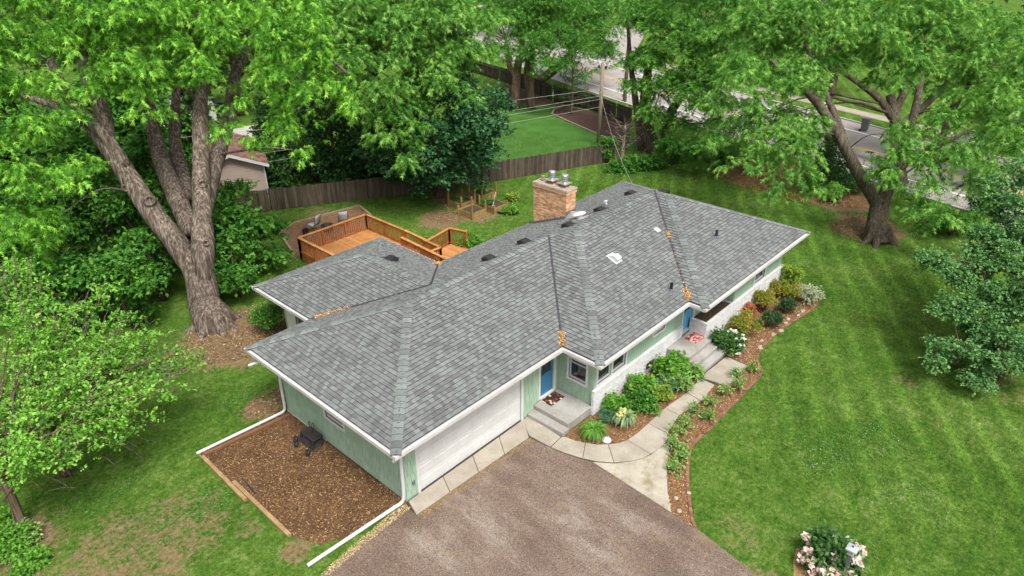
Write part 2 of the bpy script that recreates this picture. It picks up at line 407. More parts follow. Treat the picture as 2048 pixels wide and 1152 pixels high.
def window(ax, c, sg, s0, s1, z0, z1, split=(), glassm=None, label=None, fr=.085, hbar=None):
    wn_ = empty('window', parent=house) if False else None
    mb = MB()
    for (a, b, lo, hi) in ((s0-fr, s1+fr, z1, z1+fr), (s0-fr, s1+fr, z0-fr, z0), (s0-fr, s0, z0, z1), (s1, s1+fr, z0, z1)):
        wbox(mb, ax, c, sg, a, b, -.06, .035, lo, hi)
    for s_ in split: wbox(mb, ax, c, sg, s_-.05, s_+.05, -.06, .03, z0, z1)
    f = mb.build('window', M_white, house)
    if label: f['label'] = label
    edges = [s0]+list(split)+[s1]
    for i in range(len(edges)-1):
        a = edges[i]+(.05 if i else 0); b = edges[i+1]-(.05 if i+2 < len(edges) else 0)
        mb = MB(); sw = .05
        for (p_, q, lo, hi) in ((a, b, z1-sw, z1), (a, b, z0, z0+sw*1.6), (a, a+sw, z0+sw*1.6, z1-sw), (b-sw, b, z0+sw*1.6, z1-sw)):
            wbox(mb, ax, c, sg, p_, q, -.075, -.035, lo, hi)
        if hbar: wbox(mb, ax, c, sg, a+sw, b-sw, -.075, -.04, hbar-.025, hbar+.025)
        mb.build('sash', M_vinyl, f)
        mb = MB(); wbox(mb, ax, c, sg, a+sw, b-sw, -.09, -.082, z0+sw*1.6, z1-sw); mb.build('pane', glassm or M_glass, f)
    return f
GD0, GD1 = 1.42, 6.30
D1a, D1b, D1z = 7.36, 8.16, .40
ops_g = [(GD0, GD1, 0, 2.15), (D1a, D1b, D1z, 2.42)]
w_g = wallseg(0, OV, -1, OV, 8.44, ops_g)
ops_s = [(-.50, .30, 1.12, 2.0)]
w_s = wallseg(1, 8.44, -1, -.85+TH, OV, ops_s)
ops_b = [(8.66, 9.50, 1.18, 2.05), (9.62, 10.46, 1.18, 2.05), (12.42, 13.24, 1.56, 2.05), (14.74, 15.60, .58, 2.5)]
w_b = wallseg(0, -.85, -1, 8.44, 17.95, ops_b)
w_r = wallseg(1, 17.95, -1, -1.58, -.85-TH)
ops_c = [(19.96, 21.02, 1.2, 1.95)]
w_c = wallseg(0, -1.58, -1, 17.95+TH, 22.95, ops_c)
w_e = wallseg(1, 22.95, 1, -1.58+TH, 7.7)
wallseg(0, 7.7, 1, 8.6, 22.95-TH)
wallseg(1, 8.6, 1, 7.7+TH, 11.82); wallseg(0, 11.82, 1, 3.44, 8.6-TH)
ops_w = [(8.1, 9.2, .9, 2.3), (9.45, 10.9, .9, 2.3)]
w_w = wallseg(1, 3.44, -1, 7.7, 11.82-TH, ops_w, m=M_white)
wallseg(0, 7.7, 1, OV+TH, 3.44)
ops_l = [(3.93, 4.98, 1.22, 1.78)]
w_l = wallseg(1, OV, -1, OV+TH, 7.7, ops_l)
# shakes
def shakes(ax, c, sg, a, b, z0, z1, ops, wall, course=.30, off=.004):
    out = []; z = z0; k = 0
    while z < z1-.02:
        s = a-rr.random()*.2
        while s < b-.01:
            wd = rr.choice((.11, .15, .15, .19, .22)); p0, p1 = max(a, s+.006), min(b, s+wd-.006); s += wd
            if p1-p0 < .02: continue
            lo, hi = z+rr.uniform(-.006, .006), min(z1, z+course+.01)
            if any(p1 > o[0]-.02 and p0 < o[1]+.02 and hi > o[2]-.03 and lo < o[3]+.03 for o in ops):
                # shorten against the opening or drop
                o = [o for o in ops if p1 > o[0]-.02 and p0 < o[1]+.02 and hi > o[2]-.03 and lo < o[3]+.03][0]
                if p0 < o[0] and o[0]-.01-p0 > .03: p1 = o[0]-.01
                elif p1 > o[1] and p1-o[1]-.01 > .03: p0 = o[1]+.01
                elif lo < o[2]-.06: hi = o[2]-.02
                elif hi > o[3]+.06: lo = o[3]+.02
                else: continue
            t0 = off+.026+rr.uniform(0, .006); t1 = off+.004
            vs = [W3(ax, c, sg, p0, t0, lo), W3(ax, c, sg, p1, t0, lo), W3(ax, c, sg, p1, t1, hi), W3(ax, c, sg, p0, t1, hi),
                  W3(ax, c, sg, p0, 0, lo), W3(ax, c, sg, p1, 0, lo), W3(ax, c, sg, p1, 0, hi), W3(ax, c, sg, p0, 0, hi)]
            out.append((vs, [(0,1,2,3),(0,4,5,1),(1,5,6,2),(3,2,6,7),(0,3,7,4)]))
        z += course; k += 1
    return out
sh_l = shakes(1, OV, -1, OV, 7.7, .1, ZW, ops_l, w_l)
sh_g = shakes(0, OV, -1, OV+.02, GD0-.1, .1, ZW, [], w_g)+shakes(0, OV, -1, GD1+.1, 8.40, .1, ZW, [(D1a-.08, D1b+.08, 0, 2.5)], w_g)
sh_s = shakes(1, 8.44, -1, -.85, .78, .38, ZW, ops_s, w_s)
split_pieces(sh_l, 'shake', M_green, w_l, 150, 'shake_field'); split_pieces(sh_g, 'shake', M_green, w_g, 75, 'shake_field'); split_pieces(sh_s, 'shake', M_green, w_s, 75, 'shake_field')
# grooved vertical boards on the other green walls
def boards(ax, c, sg, a, b, z0, z1, ops, wall, wd=.16):
    s = a
    while s < b-.02:
        p0, p1 = s+.006, min(b, s+wd)-.006; s += wd
        lo, hi = z0, z1
        spans = [(lo, hi)]
        for o in ops:
            if p1 > o[0]-.05 and p0 < o[1]+.05: spans = [q for l_, h_ in spans for q in ((l_, min(h_, o[2]-.06)), (max(l_, o[3]+.06), h_)) if q[1]-q[0] > .05]
        for l_, h_ in spans:
            mb = MB(); wbox(mb, ax, c, sg, p0, p1, .002, .016, l_, h_); mb.build('siding_board', M_greenp, wall)
boards(0, -.85, -1, 10.58, 14.62, 1.08, ZW, ops_b, w_b); boards(0, -.85, -1, 15.75, 17.93, 1.2, ZW, [], w_b)
boards(0, -1.58, -1, 17.97, 22.93, 1.1, ZW, ops_c, w_c); boards(1, 17.95, -1, -1.56, -.88, 1.2, ZW, [], w_r)
boards(0, -.85, -1, 8.46, 8.55, 1.08, ZW, [], w_b)
# trim
tr = MB()
wbox(tr, 0, OV, -1, GD0-.11, GD0, 0.0, .03, 0, 2.15); wbox(tr, 0, OV, -1, GD1, GD1+.11, 0, .03, 0, 2.15); wbox(tr, 0, OV, -1, GD0-.11, GD1+.11, 0, .03, 2.15, 2.28)
wbox(tr, 0, OV, -1, D1a-.09, D1a, 0, .04, D1z, 2.42); wbox(tr, 0, OV, -1, D1b, D1b+.09, 0, .04, D1z, 2.42); wbox(tr, 0, OV, -1, D1a-.09, D1b+.09, 0, .04, 2.42, 2.52)
wbox(tr, 0, OV, -1, D1a, D1b, -.06, .05, D1z-.05, D1z+.03)
wbox(tr, 0, -.85, -1, 14.66, 14.74, 0, .04, .55, 2.5); wbox(tr, 0, -.85, -1, 15.60, 15.72, 0, .05, .55, 2.5); wbox(tr, 0, -.85, -1, 14.74, 15.60, -.05, .05, .54, .6)
tr.build('door_trim', M_white, house)
wt = MB(); wt.box(OV-.025, OV-.001, 5.2, 7.75, .0, .09); wt.build('base_flashing', M_white, house)
# windows
window(1, 8.44, -1, -.50, .30, 1.12, 2.0, hbar=1.82, label='porch side window with dark glass'); window(0, -.85, -1, 8.66, 10.46, 1.18, 2.05, split=(9.56,))
window(0, -.85, -1, 12.42, 13.24, 1.56, 2.05, glassm=M_glass2); window(0, -1.58, -1, 19.96, 21.02, 1.2, 1.95)
window(1, OV, -1, 3.93, 4.98, 1.22, 1.78, hbar=1.42, glassm=M_glass2, label='small garage side window')
window(1, 3.44, -1, 8.1, 9.2, .9, 2.3, glassm=M_glass2); window(1, 3.44, -1, 9.45, 10.9, .9, 2.3, glassm=M_glass2)
# garage door: four sections with raised panels
gd = MB(); gd.box(GD0, GD1, OV+.05, OV+.09, .0, 2.15); gdo = gd.build('garage_door', M_white, house)
nz, nx = 4, 8
for i in range(nz):
    z0, z1 = .02+i*.53, .02+(i+1)*.53-.022
    MB().box(GD0+.005, GD1-.005, OV+.04, OV+.05, z0, z1).build('door_section', M_white, gdo)
    for k in range(nx):
        a = GD0+.07+k*(GD1-GD0-.14)/nx; b = a+(GD1-GD0-.14)/nx-.09
        vs = [(a, OV+.039, z0+.09), (b, OV+.039, z0+.09), (b, OV+.039, z1-.09), (a, OV+.039, z1-.09), (a+.03, OV+.026, z0+.12), (b-.03, OV+.026, z0+.12), (b-.03, OV+.026, z1-.12), (a+.03, OV+.026, z1-.12)]
        MB().add(vs, [(4,5,6,7),(0,1,5,4),(1,2,6,5),(2,3,7,6),(3,0,4,7)]).build('panel', M_white, gdo)
MB().box(GD0, GD1, OV+.0, OV+.05, .0, .02).build('weather_strip', M_dark, gdo)
# doors
def door(x0, x1, y, z0, z1, m, lab, zg):
    d = MB().box(x0, x1, y+.05, y+.09, z0, z1).build('door', m, house); d['label'] = lab
    fr = MB()
    for (a, b, lo, hi) in ((x0+.1, x1-.1, z1-.16, z1-.12), (x0+.1, x1-.1, zg, zg+.04), (x0+.1, x0+.14, zg+.04, z1-.16), (x1-.14, x1-.1, zg+.04, z1-.16)): fr.box(a, b, y+.03, y+.049, lo, hi)
    fr.build('glazing_frame', m, d)
    MB().box(x0+.14, x1-.14, y+.042, y+.049, zg+.04, z1-.16).build('pane', M_glass, d)
    for a, b in ((x0+.12, (x0+x1)/2-.03), ((x0+x1)/2+.03, x1-.12)):
        MB().box(a, b, y+.04, y+.049, z0+.15, zg-.1).build('door_panel', m, d)
    h = MB(); h.tube([(x0+.07, y+.05, z0+1.0), (x0+.07, y-.01, z0+1.0), (x0+.18, y-.01, z0+1.0)], .014, 8); h.build('handle', M_black, d)
    MB().tube([(x0+.07, y+.05, z0+1.18), (x0+.07, y+.0, z0+1.18)], .03, 10).build('lock', M_black, d)
    return d
door(D1a, D1b, OV, D1z+.03, 2.42, M_door, 'deep blue side door with glass upper half', 1.35)
door(14.74, 15.60, -.85, .6, 2.5, M_door2, 'sky blue front door', 1.55)
# white brick skirt
def brickwall(ax, c, sg, a, b, z0, z1, ops=(), bl=.21, bh=.078, jt=.013, dep=.018):
    out = []; k = 0; z = z0
    while z < z1-.02:
        s = a-(bl/2 if k % 2 else 0)
        while s < b-.005:
            p0, p1 = max(a, s), min(b, s+bl-jt); s += bl; zz = min(z1, z+bh-jt)
            if p1-p0 < .03 or any(p1 > o[0] and p0 < o[1] and zz > o[2] and z < o[3] for o in ops): continue
            dp = dep+rr.uniform(-.004, .004)
            vs = [W3(ax, c, sg, p0, dp, z), W3(ax, c, sg, p1, dp, z), W3(ax, c, sg, p1, dp, zz), W3(ax, c, sg, p0, dp, zz), W3(ax, c, sg, p0, 0, z), W3(ax, c, sg, p1, 0, z), W3(ax, c, sg, p1, 0, zz), W3(ax, c, sg, p0, 0, zz)]
            out.append((vs, [(0,1,2,3),(0,4,5,1),(1,5,6,2),(3,2,6,7),(0,3,7,4)]))
        z += bh; k += 1
    return out
YB1, YB2 = -.96, -1.70
bw1 = MB().box(8.34, 14.64, YB1, -.855, 0, 1.04).build('brick_skirt', M_mortar, house)
bk = brickwall(0, YB1, -1, 8.34, 14.64, 0, 1.03, [(11.8, 12.55, .1, .6)])+brickwall(1, 8.34, -1, YB1, -.86, 0, 1.03)
split_pieces(bk, 'brick', M_brickw, bw1, 170, 'brick_field')
for k in range(31):
    a = 8.33+k*.2035; MB().box(a, a+.196, YB1-.035, -.853, 1.04, 1.075+rr.uniform(0, .004)).build('sill_brick', M_brickw, bw1)
pb = MB().box(15.36, 23.03, YB2, -1.605, 0, 1.10); pb.box(15.36, 15.46, -1.605, -.90, 0, 1.10); pb.box(17.80, 17.90, -1.605, -.90, .0, 1.10)
bw2 = pb.build('planter_wall', M_mortar, house)
bk = brickwall(0, YB2, -1, 15.36, 23.03, 0, 1.10, [(20.2, 20.95, .1, .6)])+brickwall(1, 15.36, -1, YB2, -.90, 0, 1.10)
split_pieces(bk, 'brick', M_brickw, bw2, 130, 'brick_field')
for k in range(38):
    a = 15.34+k*.2035; MB().box(a, a+.196, YB2-.03, -1.59, 1.10, 1.135+rr.uniform(0, .004)).build('sill_brick', M_brickw, bw2)
for k in range(3):
    a = -1.57+k*.2235; MB().box(15.33, 15.48, a, a+.215, 1.10, 1.135).build('sill_brick', M_brickw, bw2)
M_soil = mat('soil', (.05, .032, .022), (.09, .06, .042), 9, .95, fine=(60, .3), bmp=(40, .8, .03))
so_ = MB(); nxs, nys = 26, 8
for j in range(nys+1):
    for i in range(nxs+1): so_.v.append((15.46+i*2.34/nxs, -1.605+j*.70/nys, 1.03+rr.uniform(-.02, .02)))
for j in range(nys):
    for i in range(nxs): so_.f.append((j*(nxs+1)+i, j*(nxs+1)+i+1, (j+1)*(nxs+1)+i+1, (j+1)*(nxs+1)+i))
so_.build('planter_soil', M_soil, house, True)
def bwin(x0, x1, y, z0, z1):
    mb = MB()
    for (a, b, lo, hi) in ((x0, x1, z1-.05, z1), (x0, x1, z0, z0+.05), (x0, x0+.05, z0+.05, z1-.05), (x1-.05, x1, z0+.05, z1-.05)): mb.box(a, b, y-.025, y+.02, lo, hi)
    f = mb.build('basement_window', M_vinyl, house); MB().box(x0+.05, x1-.05, y-.006, y+.01, z0+.05, z1-.05).build('pane', M_glass2, f)
bwin(11.82, 12.53, YB1, .12, .58); bwin(20.22, 20.93, YB2, .12, .58)
# chimney
M_brick = mat('tan_brick', (.50, .26, .125), (.68, .43, .26), 5, .85, pv=.35, fine=(30, .1), bmp=(50, .4, .01))
M_cmort = mat('chimney_mortar', (.40, .29, .19), (.52, .40, .28), 6, .95)
M_crown = mat('chimney_crown', (.22, .18, .14), (.40, .36, .30), 6, .95, bmp=(30, .5, .02))
cx0, cx1, cy0, cy1, cz1 = 15.05, 15.72, 5.84, 7.84, 5.27
chim = MB().box(cx0, cx1, cy0, cy1, 2.4, cz1).build('chimney', M_cmort, house)
bk = brickwall(1, cx0, -1, cy0, cy1, 3.0, cz1, bl=.205, bh=.07, dep=.008)+brickwall(0, cy0, -1, cx0, cx1, 3.5, cz1, bl=.205, bh=.07, dep=.008)+brickwall(1, cx1, 1, cy0, cy1, 3.0, cz1, bl=.205, bh=.07, dep=.008)+brickwall(0, cy1, 1, cx0, cx1, 2.6, cz1, bl=.205, bh=.07, dep=.008)
m2 = MB()
for pc in bk: m2.add(pc[0], pc[1])
tag(m2.build('brickwork', M_brick, chim), kind='stuff')
mb = MB(); mb.box(cx0-.045, cx1+.045, cy0-.045, cy1+.045, cz1-.16, cz1); bevel(mb.build('corbel_course', M_brick, chim))
mb = MB(); vs = [(cx0-.07, cy0-.07, cz1+.002), (cx1+.07, cy0-.07, cz1+.002), (cx1+.07, cy1+.07, cz1+.002), (cx0-.07, cy1+.07, cz1+.002), (cx0-.05, cy0-.05, cz1+.07), (cx1+.05, cy0-.05, cz1+.07), (cx1+.05, cy1+.05, cz1+.07), (cx0-.05, cy1+.05, cz1+.07), (cx0+.2, cy0+.2, cz1+.12), (cx1-.2, cy0+.2, cz1+.12), (cx1-.2, cy1-.2, cz1+.12), (cx0+.2, cy1-.2, cz1+.12)]
mb.add(vs, [(0,1,5,4),(1,2,6,5),(2,3,7,6),(3,0,4,7),(4,5,9,8),(5,6,10,9),(6,7,11,10),(7,4,8,11),(8,9,10,11)]); mb.build('crown', M_crown, chim)
for y in (6.24, 7.0):
    x = (cx0+cx1)/2
    MB().box(x-.17, x+.17, y-.17, y+.17, cz1+.08, cz1+.26).build('flue_tile', M_terra, chim)
    MB().box(x-.25, x+.25, y-.25, y+.25, cz1+.26, cz1+.285).build('flue_plate', M_metal, chim)
    mb = MB(); mb.lathe(x, y, [(.12, cz1+.285), (.12, cz1+.42), (.165, cz1+.44), (.165, cz1+.66), (.15, cz1+.68), (.03, cz1+.69)], 20)
    fc = mb.build('flue_cap', M_metal, chim); MB().lathe(x, y, [(.172, cz1+.50), (.176, cz1+.51), (.172, cz1+.52)], 20).build('cap_band', M_lead, fc)
MB().box((cx0+cx1)/2-.12, (cx0+cx1)/2+.12, 6.5, 6.72, cz1+.08, cz1+.17).build('flue_tile', M_terra, chim)
MB().box((cx0+cx1)/2-.12, (cx0+cx1)/2+.12, 7.45, 7.65, cz1+.06, cz1+.17).build('flue_tile', M_terra, chim)
MB().lathe((cx0+cx1)/2, 7.55, [(.06, cz1+.17), (.06, cz1+.26), (.08, cz1+.27), (.08, cz1+.32)], 12).build('flue_cap', M_metal, chim)
# step flashing around the chimney foot
mb = MB()
for k in range(12):
    y = cy0+k*.165; z = zt(W-y); mb.box(cx0-.022, cx0-.009, y, y+.17, z-.1, z+.10)
mb.box(cx0-.02, cx1+.02, cy0-.022, cy0-.009, zt(W-cy0)-.1, zt(W-cy0)+.34); mb.build('step_flashing', M_lead, chim)
mb = MB(); z = zt(W-cy0)
mb.add([(cx0-.1, cy0-.5, zt(W-cy0+.5)+.03), (cx1+.1, cy0-.5, zt(W-cy0+.5)+.03), ((cx0+cx1)/2, cy0-.02, z+.30), (cx0-.1, cy0-.02, z+.03), (cx1+.1, cy0-.02, z+.03)], [(0,2,3),(0,1,2),(1,4,2)])
mb.build('cricket', mat('cricket_metal', (.3, .3, .33), (.42, .38, .37), 3, .5, metal=.3), chim)
# roof vents
def slopeM(x, y, ax, sg, lift=0.0):
    pl_ = None
    z = None
    h = Vector((sg if ax == 0 else 0, sg if ax == 1 else 0, 0)); upv = Vector((h.x, h.y, PT)).normalized(); nrm = Vector((-h.x*PT, -h.y*PT, 1)).normalized(); side = upv.cross(nrm)
    return side, upv, nrm
def onroof(x, y, ax, sg, c0):
    side, upv, nrm = slopeM(x, y, ax, sg); p_ = Vector((x, y, zt(sg*((x, y)[ax]-c0))))
    return Matrix(((side.x, upv.x, nrm.x, p_.x), (side.y, upv.y, nrm.y, p_.y), (side.z, upv.z, nrm.z, p_.z), (0, 0, 0, 1)))
def box_vent(x, y, ax, sg, c0):
    M = onroof(x, y, ax, sg, c0)
    mb = MB(); vs = [(-.22, -.2, .0), (.22, -.2, .0), (.22, .25, .0), (-.22, .25, .0), (-.2, -.2, .16), (.2, -.2, .16), (.18, .02, .175), (-.18, .02, .175), (.22, .25, .02), (-.22, .25, .02)]
    mb.add([M @ Vector(q) for q in vs], [(0,1,5,4),(4,5,6,7),(7,6,8,9),(1,2,8,6,5),(3,0,4,7,9),(2,3,9,8)]); v = mb.build('roof_vent', M_black, house)
    mb = MB(); mb.box(-.3, .3, -.22, .32, .015, .03, M); mb.build('vent_flange', M_dark, v)
for x, y in ((8.98, 4.95), (11.14, 4.98), (13.32, 4.35), (15.81, 4.47), (18.87, 4.85)): box_vent(x, y, 1, -1, W)
box_vent(6.83, 8.5, 0, -1, XW+WW); box_vent(19.35, 3.3, 0, -1, XG)
M = onroof(14.63, 4.71, 1, -1, W); mb = MB(); mb.lathe(0, 0, [(.15, .0), (.15, .16), (.33, .17), (.34, .20), (.26, .27), (.05, .31)], 24, M); v = mb.build('dome_vent', M_white, house, False); mb = MB(); mb.box(-.3, .3, -.3, .3, .014, .025, M); mb.build('vent_flange', M_vinyl, v)
M = onroof(16.96, 4.92, 1, -1, W); mb = MB(); mb.lathe(0, 0, [(.05, 0), (.05, .16), (.11, .17), (.11, .2), (.02, .23)], 14, M); mb.build('small_vent', M_white, house)
M = onroof(12.71, 1.45, 1, 1, -D1); mb = MB()
pf = [(-.2, .03), (-.2, .17), (-.1, .21), (.05, .20), (.24, .05), (.24, .03)]
mb.add([M @ Vector((-.15, a, b)) for a, b in pf]+[M @ Vector((.15, a, b)) for a, b in pf], [(0,1,2,3,4,5), (11,10,9,8,7,6)]+[(i, 6+i, 6+(i+1) % 6, (i+1) % 6) for i in range(6)])
v = mb.build('hood_vent', M_white, house); mb = MB(); mb.box(-.22, .22, -.26, .3, .015, .027, M); mb.build('vent_flange', M_vinyl, v)
for x, y, ax, sg, c0 in ((13.44, -.85, 1, 1, -D1), (18.18, -.22, 1, 1, -D2)):
    M = onroof(x, y, ax, sg, c0); z = zt(sg*((x, y)[ax]-c0)); mb = MB(); mb.lathe(x, y, [(.065, z-.05), (.065, z+.36), (.05, z+.36), (.05, z+.30)], 14); v = mb.build('vent_pipe', M_black, house)
    mb = MB(); mb.box(-.16, .16, -.2, .22, .015, .028, M); mb.lathe(0, 0, [(.12, .028), (.085, .11)], 14, M); mb.build('pipe_boot', M_lead, v)
M = onroof(16.23, 1.66, 1, 1, -D1); mb = MB(); mb.box(-.13, .13, -.13, .13, .018, .03, M); v = mb.build('mast_plate', M_white, house)
mb = MB(); z = zt(1.66+D1); mb.tube([(16.25, 1.66, z), (16.25, 1.70, z+.45)], .012, 6).tube([(16.13, 1.7, z+.40), (16.37, 1.7, z+.40)], .01, 6); mb.build('mast', M_metal, v)
# downspouts with long ground pipes
def spout(pts, r_, name='downspout'):
    o = MB().tube(smooth_path(pts, 5), r_, 10).build(name, M_white, house, True); return o
g1 = G(393, 907, .08); g2_ = G(615, 1131, .08)
spout([(.12, 7.45, HE-.12), (.15, 7.5, HE-.35), (.68, 7.66, 2.2), (.70, 7.68, 1.2), (.69, 7.68, .35), (.62, 7.7, .12), (.3, 7.72, .09), tuple((np.array([.3, 7.72, .09])+g1)/2), tuple(g1)], .055)
spout([(.08, .12, HE-.12), (.12, .25, HE-.35), (.68, .72, 2.2), (.70, .74, 1.2), (.69, .76, .38), (.6, .80, .14), (.3, .84, .1), tuple((np.array([.3, .84, .1])+g2_)/2), tuple(g2_)], .06)
q = G(497, 731, 2.35); spout([(.12, 7.75, HE-.12), (.14, 7.80, HE-.34), tuple(q*.5+np.array([.25, 7.85, 2.5])*.5), tuple(q)], .05)
mb = MB(); mb.box(.80, .815, 2.0, 2.12, .35, .5); mb.build('wall_outlet', M_vinyl, house)
mb = MB(); mb.lathe(1.15, OV-.02, [(.05, .55), (.06, .6), (.05, .7), (.02, .72)], 10); mb.build('hose_tap', M_lead, house)
# ------------------------------------------------------------------ GROUND
PATCH = [(2.2, 14.0, 3.0, .95), (4.6, 14.6, 1.6, .8), (.7, .2, .9, 1.0), (.2, 8.6, .8, 1.0), (1.6, 8.6, 1.0, 1.0), (17.3, 17.3, 1.7, .9), (19.5, 16.4, 1.8, .8), (20.5, 19.5, 1.8, .8),
         (-6.2, 5.0, 2.8, .62), (-4.6, 5.2, 2.2, .55), (-6.6, 2.2, 2.4, .6), (-5.5, 1.0, 1.5, .5), (-8.2, 8.2, 1.6, .8), (38.5, 6.5, 3.4, 1.0), (37.0, .3, 2.6, 1.0), (33.6, -2.4, 2.6, .8), (41.5, 2.5, 3.4, 1.0),
         (21.6, -9.6, .9, .55), (18.6, -8.9, .7, .5), (16.5, -10.0, 1.2, .35), (13, 24, 1.2, .6), (20.6, -12.0, 1.8, .4), (6.8, -7.6, 1.1, .45), (-3.2, 3.6, .6, .5), (-2.6, 1.7, .6, .7), (5.6, -8.9, .8, .6), (34.5, 16, 2.2, .7)]
def lawn_color(nt, bright=1.0):
    v = pos(nt)
    n1 = noise(nt, v, .32, 4, .6); n2 = noise(nt, v, 2.2, 4, .6); n3 = noise(nt, v, 7, 5, .75); n4 = noise(nt, v, 32, 4, .8)
    f = math_n(nt, 'ADD', math_n(nt, 'MULTIPLY', n1, .24), math_n(nt, 'ADD', math_n(nt, 'MULTIPLY', n2, .26), math_n(nt, 'MULTIPLY', n3, .52)))
    c = ramp(nt, f, [(.38, (.023, .072, .008)), (.47, (.051, .117, .013)), (.54, (.088, .164, .022)), (.63, (.175, .243, .074))])
    # mowing stripes over the front lawn: sheen of bent grass painted into the colour
    sx = nt.nodes.new('ShaderNodeSeparateXYZ'); L(nt, v, sx.inputs[0])
    ph = math_n(nt, 'ADD', math_n(nt, 'MULTIPLY', sx.outputs[0], .508*5.6), math_n(nt, 'MULTIPLY', sx.outputs[1], -.861*5.6))
    ph = math_n(nt, 'ADD', ph, math_n(nt, 'MULTIPLY', noise(nt, v, .10, 1), 4.0))
    st = math_n(nt, 'SUBTRACT', math_n(nt, 'POWER', math_n(nt, 'ADD', math_n(nt, 'MULTIPLY', math_n(nt, 'SINE', ph), .5), .5), 3.0), .25)
    msk = nt.nodes.new('ShaderNodeMapRange'); msk.inputs[1].default_value = -2.0; msk.inputs[2].default_value = -7.0; L(nt, sx.outputs[1], msk.inputs[0])
    m2 = nt.nodes.new('ShaderNodeMapRange'); m2.inputs[1].default_value = 8.0; m2.inputs[2].default_value = 14.0; L(nt, sx.outputs[0], m2.inputs[0])
    m3 = nt.nodes.new('ShaderNodeMapRange'); m3.inputs[1].default_value = 22.5; m3.inputs[2].default_value = 26.0; L(nt, sx.outputs[0], m3.inputs[0])
    amt = math_n(nt, 'MULTIPLY', st, math_n(nt, 'MULTIPLY', math_n(nt, 'MAXIMUM', math_n(nt, 'MULTIPLY', msk.outputs[0], m2.outputs[0]), m3.outputs[0]), .48))
    amt = math_n(nt, 'MULTIPLY', amt, ramp(nt, noise(nt, pos(nt, (.35, .35, 1)), 1.0, 3), [(.35, .35), (.6, 1.0)]))
    c = mix(nt, 1.0, c, math_n(nt, 'ADD', amt, 1.0), 'MULTIPLY')
    c = mix(nt, 1.0, c, spread(nt, n4, .3, .7, .55), 'MULTIPLY')
    # clover freckles
    # bare and leaf-littered patches
    tot = None
    wob = math_n(nt, 'MULTIPLY', math_n(nt, 'SUBTRACT', noise(nt, v, 1.3, 5, .7), .5), 2.6)
    for (x, y, r_, s_) in PATCH:
        cv = nt.nodes.new('ShaderNodeVectorMath'); cv.operation = 'DISTANCE'; L(nt, v, cv.inputs[0]); cv.inputs[1].default_value = (x, y, 0)
        mr = nt.nodes.new('ShaderNodeMapRange'); mr.inputs[1].default_value = 1.2; mr.inputs[2].default_value = .55; mr.inputs[3].default_value = 0; mr.inputs[4].default_value = s_
        L(nt, math_n(nt, 'ADD', math_n(nt, 'DIVIDE', cv.outputs[1], r_), math_n(nt, 'MULTIPLY', wob, .45)), mr.inputs[0])
        tot = mr.outputs[0] if tot is None else math_n(nt, 'MAXIMUM', tot, mr.outputs[0])
    dirt = ramp(nt, math_n(nt, 'ADD', math_n(nt, 'MULTIPLY', n3, .6), math_n(nt, 'MULTIPLY', n4, .4)), [(.3, (.11, .07, .035)), (.5, (.20, .135, .075)), (.7, (.32, .24, .14))])
    thr = ramp(nt, math_n(nt, 'ADD', tot, math_n(nt, 'MULTIPLY', math_n(nt, 'ADD', math_n(nt, 'MULTIPLY', math_n(nt, 'SUBTRACT', n3, .5), 1.5), math_n(nt, 'SUBTRACT', n2, .5)), 1.2)), [(.35, 0.0), (.75, 1.0)])
    c = mix(nt, math_n(nt, 'MULTIPLY', thr, math_n(nt, 'MINIMUM', math_n(nt, 'MULTIPLY', tot, 1.5), 1.0)), c, dirt)
    return c, n4
m, nt, b = nodes('lawn'); b.inputs['Roughness'].default_value = .95; b.inputs['Specular IOR Level'].default_value = .1
c, n4 = lawn_color(nt); L(nt, c, b.inputs['Base Color']); bump(nt, b, n4, .6, .05); M_lawn = m
m, nt, b = nodes('grass_blade'); b.inputs['Roughness'].default_value = .75; b.inputs['Specular IOR Level'].default_value = .15
c, n4 = lawn_color(nt)
c = mix(nt, 1.0, c, spread(nt, piece(nt), 0, 1, .5), 'MULTIPLY'); c = mix(nt, 1.0, c, 1.25, 'MULTIPLY') if False else c
L(nt, c, b.inputs['Base Color']); M_blade = m
gm = MB(); gx = [-220, -60, -20, 0, 20, 40, 60, 100, 260]
for y in gx:
    for x in gx: gm.v.append((x+10, y+10, 0))
for j in range(8):
    for i in range(8): gm.f.append((j*9+i, j*9+i+1, (j+1)*9+i+1, (j+1)*9+i))
ground = tag(gm.build('ground', M_lawn), kind='structure')

# ------------------------------------------------------------------ driveway, walk, beds
drive_px = [(833, 1031), (1059, 876), (1100, 896), (1140, 912), (1185, 925), (1342, 1026), (1392, 1056), (1500, 1140)]
DR = [g2(*q) for q in drive_px]
DR += [(DR[-1][0]-1.9, DR[-1][1]-2.6), (DR[-1][0]-5.2, DR[-1][1]-7.0), (-12, -12), (-14, -4), g2(640, 1152), g2(720, 1085), g2(806, 1008)]
m, nt, b = nodes('asphalt'); b.inputs['Roughness'].default_value = .9; b.inputs['Specular IOR Level'].default_value = .2
v = pos(nt); vs_ = pos(nt, (.9, .25, 1), rad(8))
f = math_n(nt, 'ADD', math_n(nt, 'MULTIPLY', noise(nt, vs_, .9, 5, .62), .6), math_n(nt, 'MULTIPLY', noise(nt, v, .5, 4, .6), .4))
c = ramp(nt, f, [(.36, (.108, .075, .057)), (.47, (.148, .107, .083)), (.54, (.175, .131, .104)), (.61, (.235, .19, .155)), (.69, (.29, .245, .205))])
c = mix(nt, 1.0, c, spread(nt, noise(nt, v, 22, 4, .85), .37, .63, .55), 'MULTIPLY')
c = mix(nt, ramp(nt, noise(nt, v, 75, 2, .6), [(.62, 0.0), (.72, .55)]), c, (.34, .27, .20))
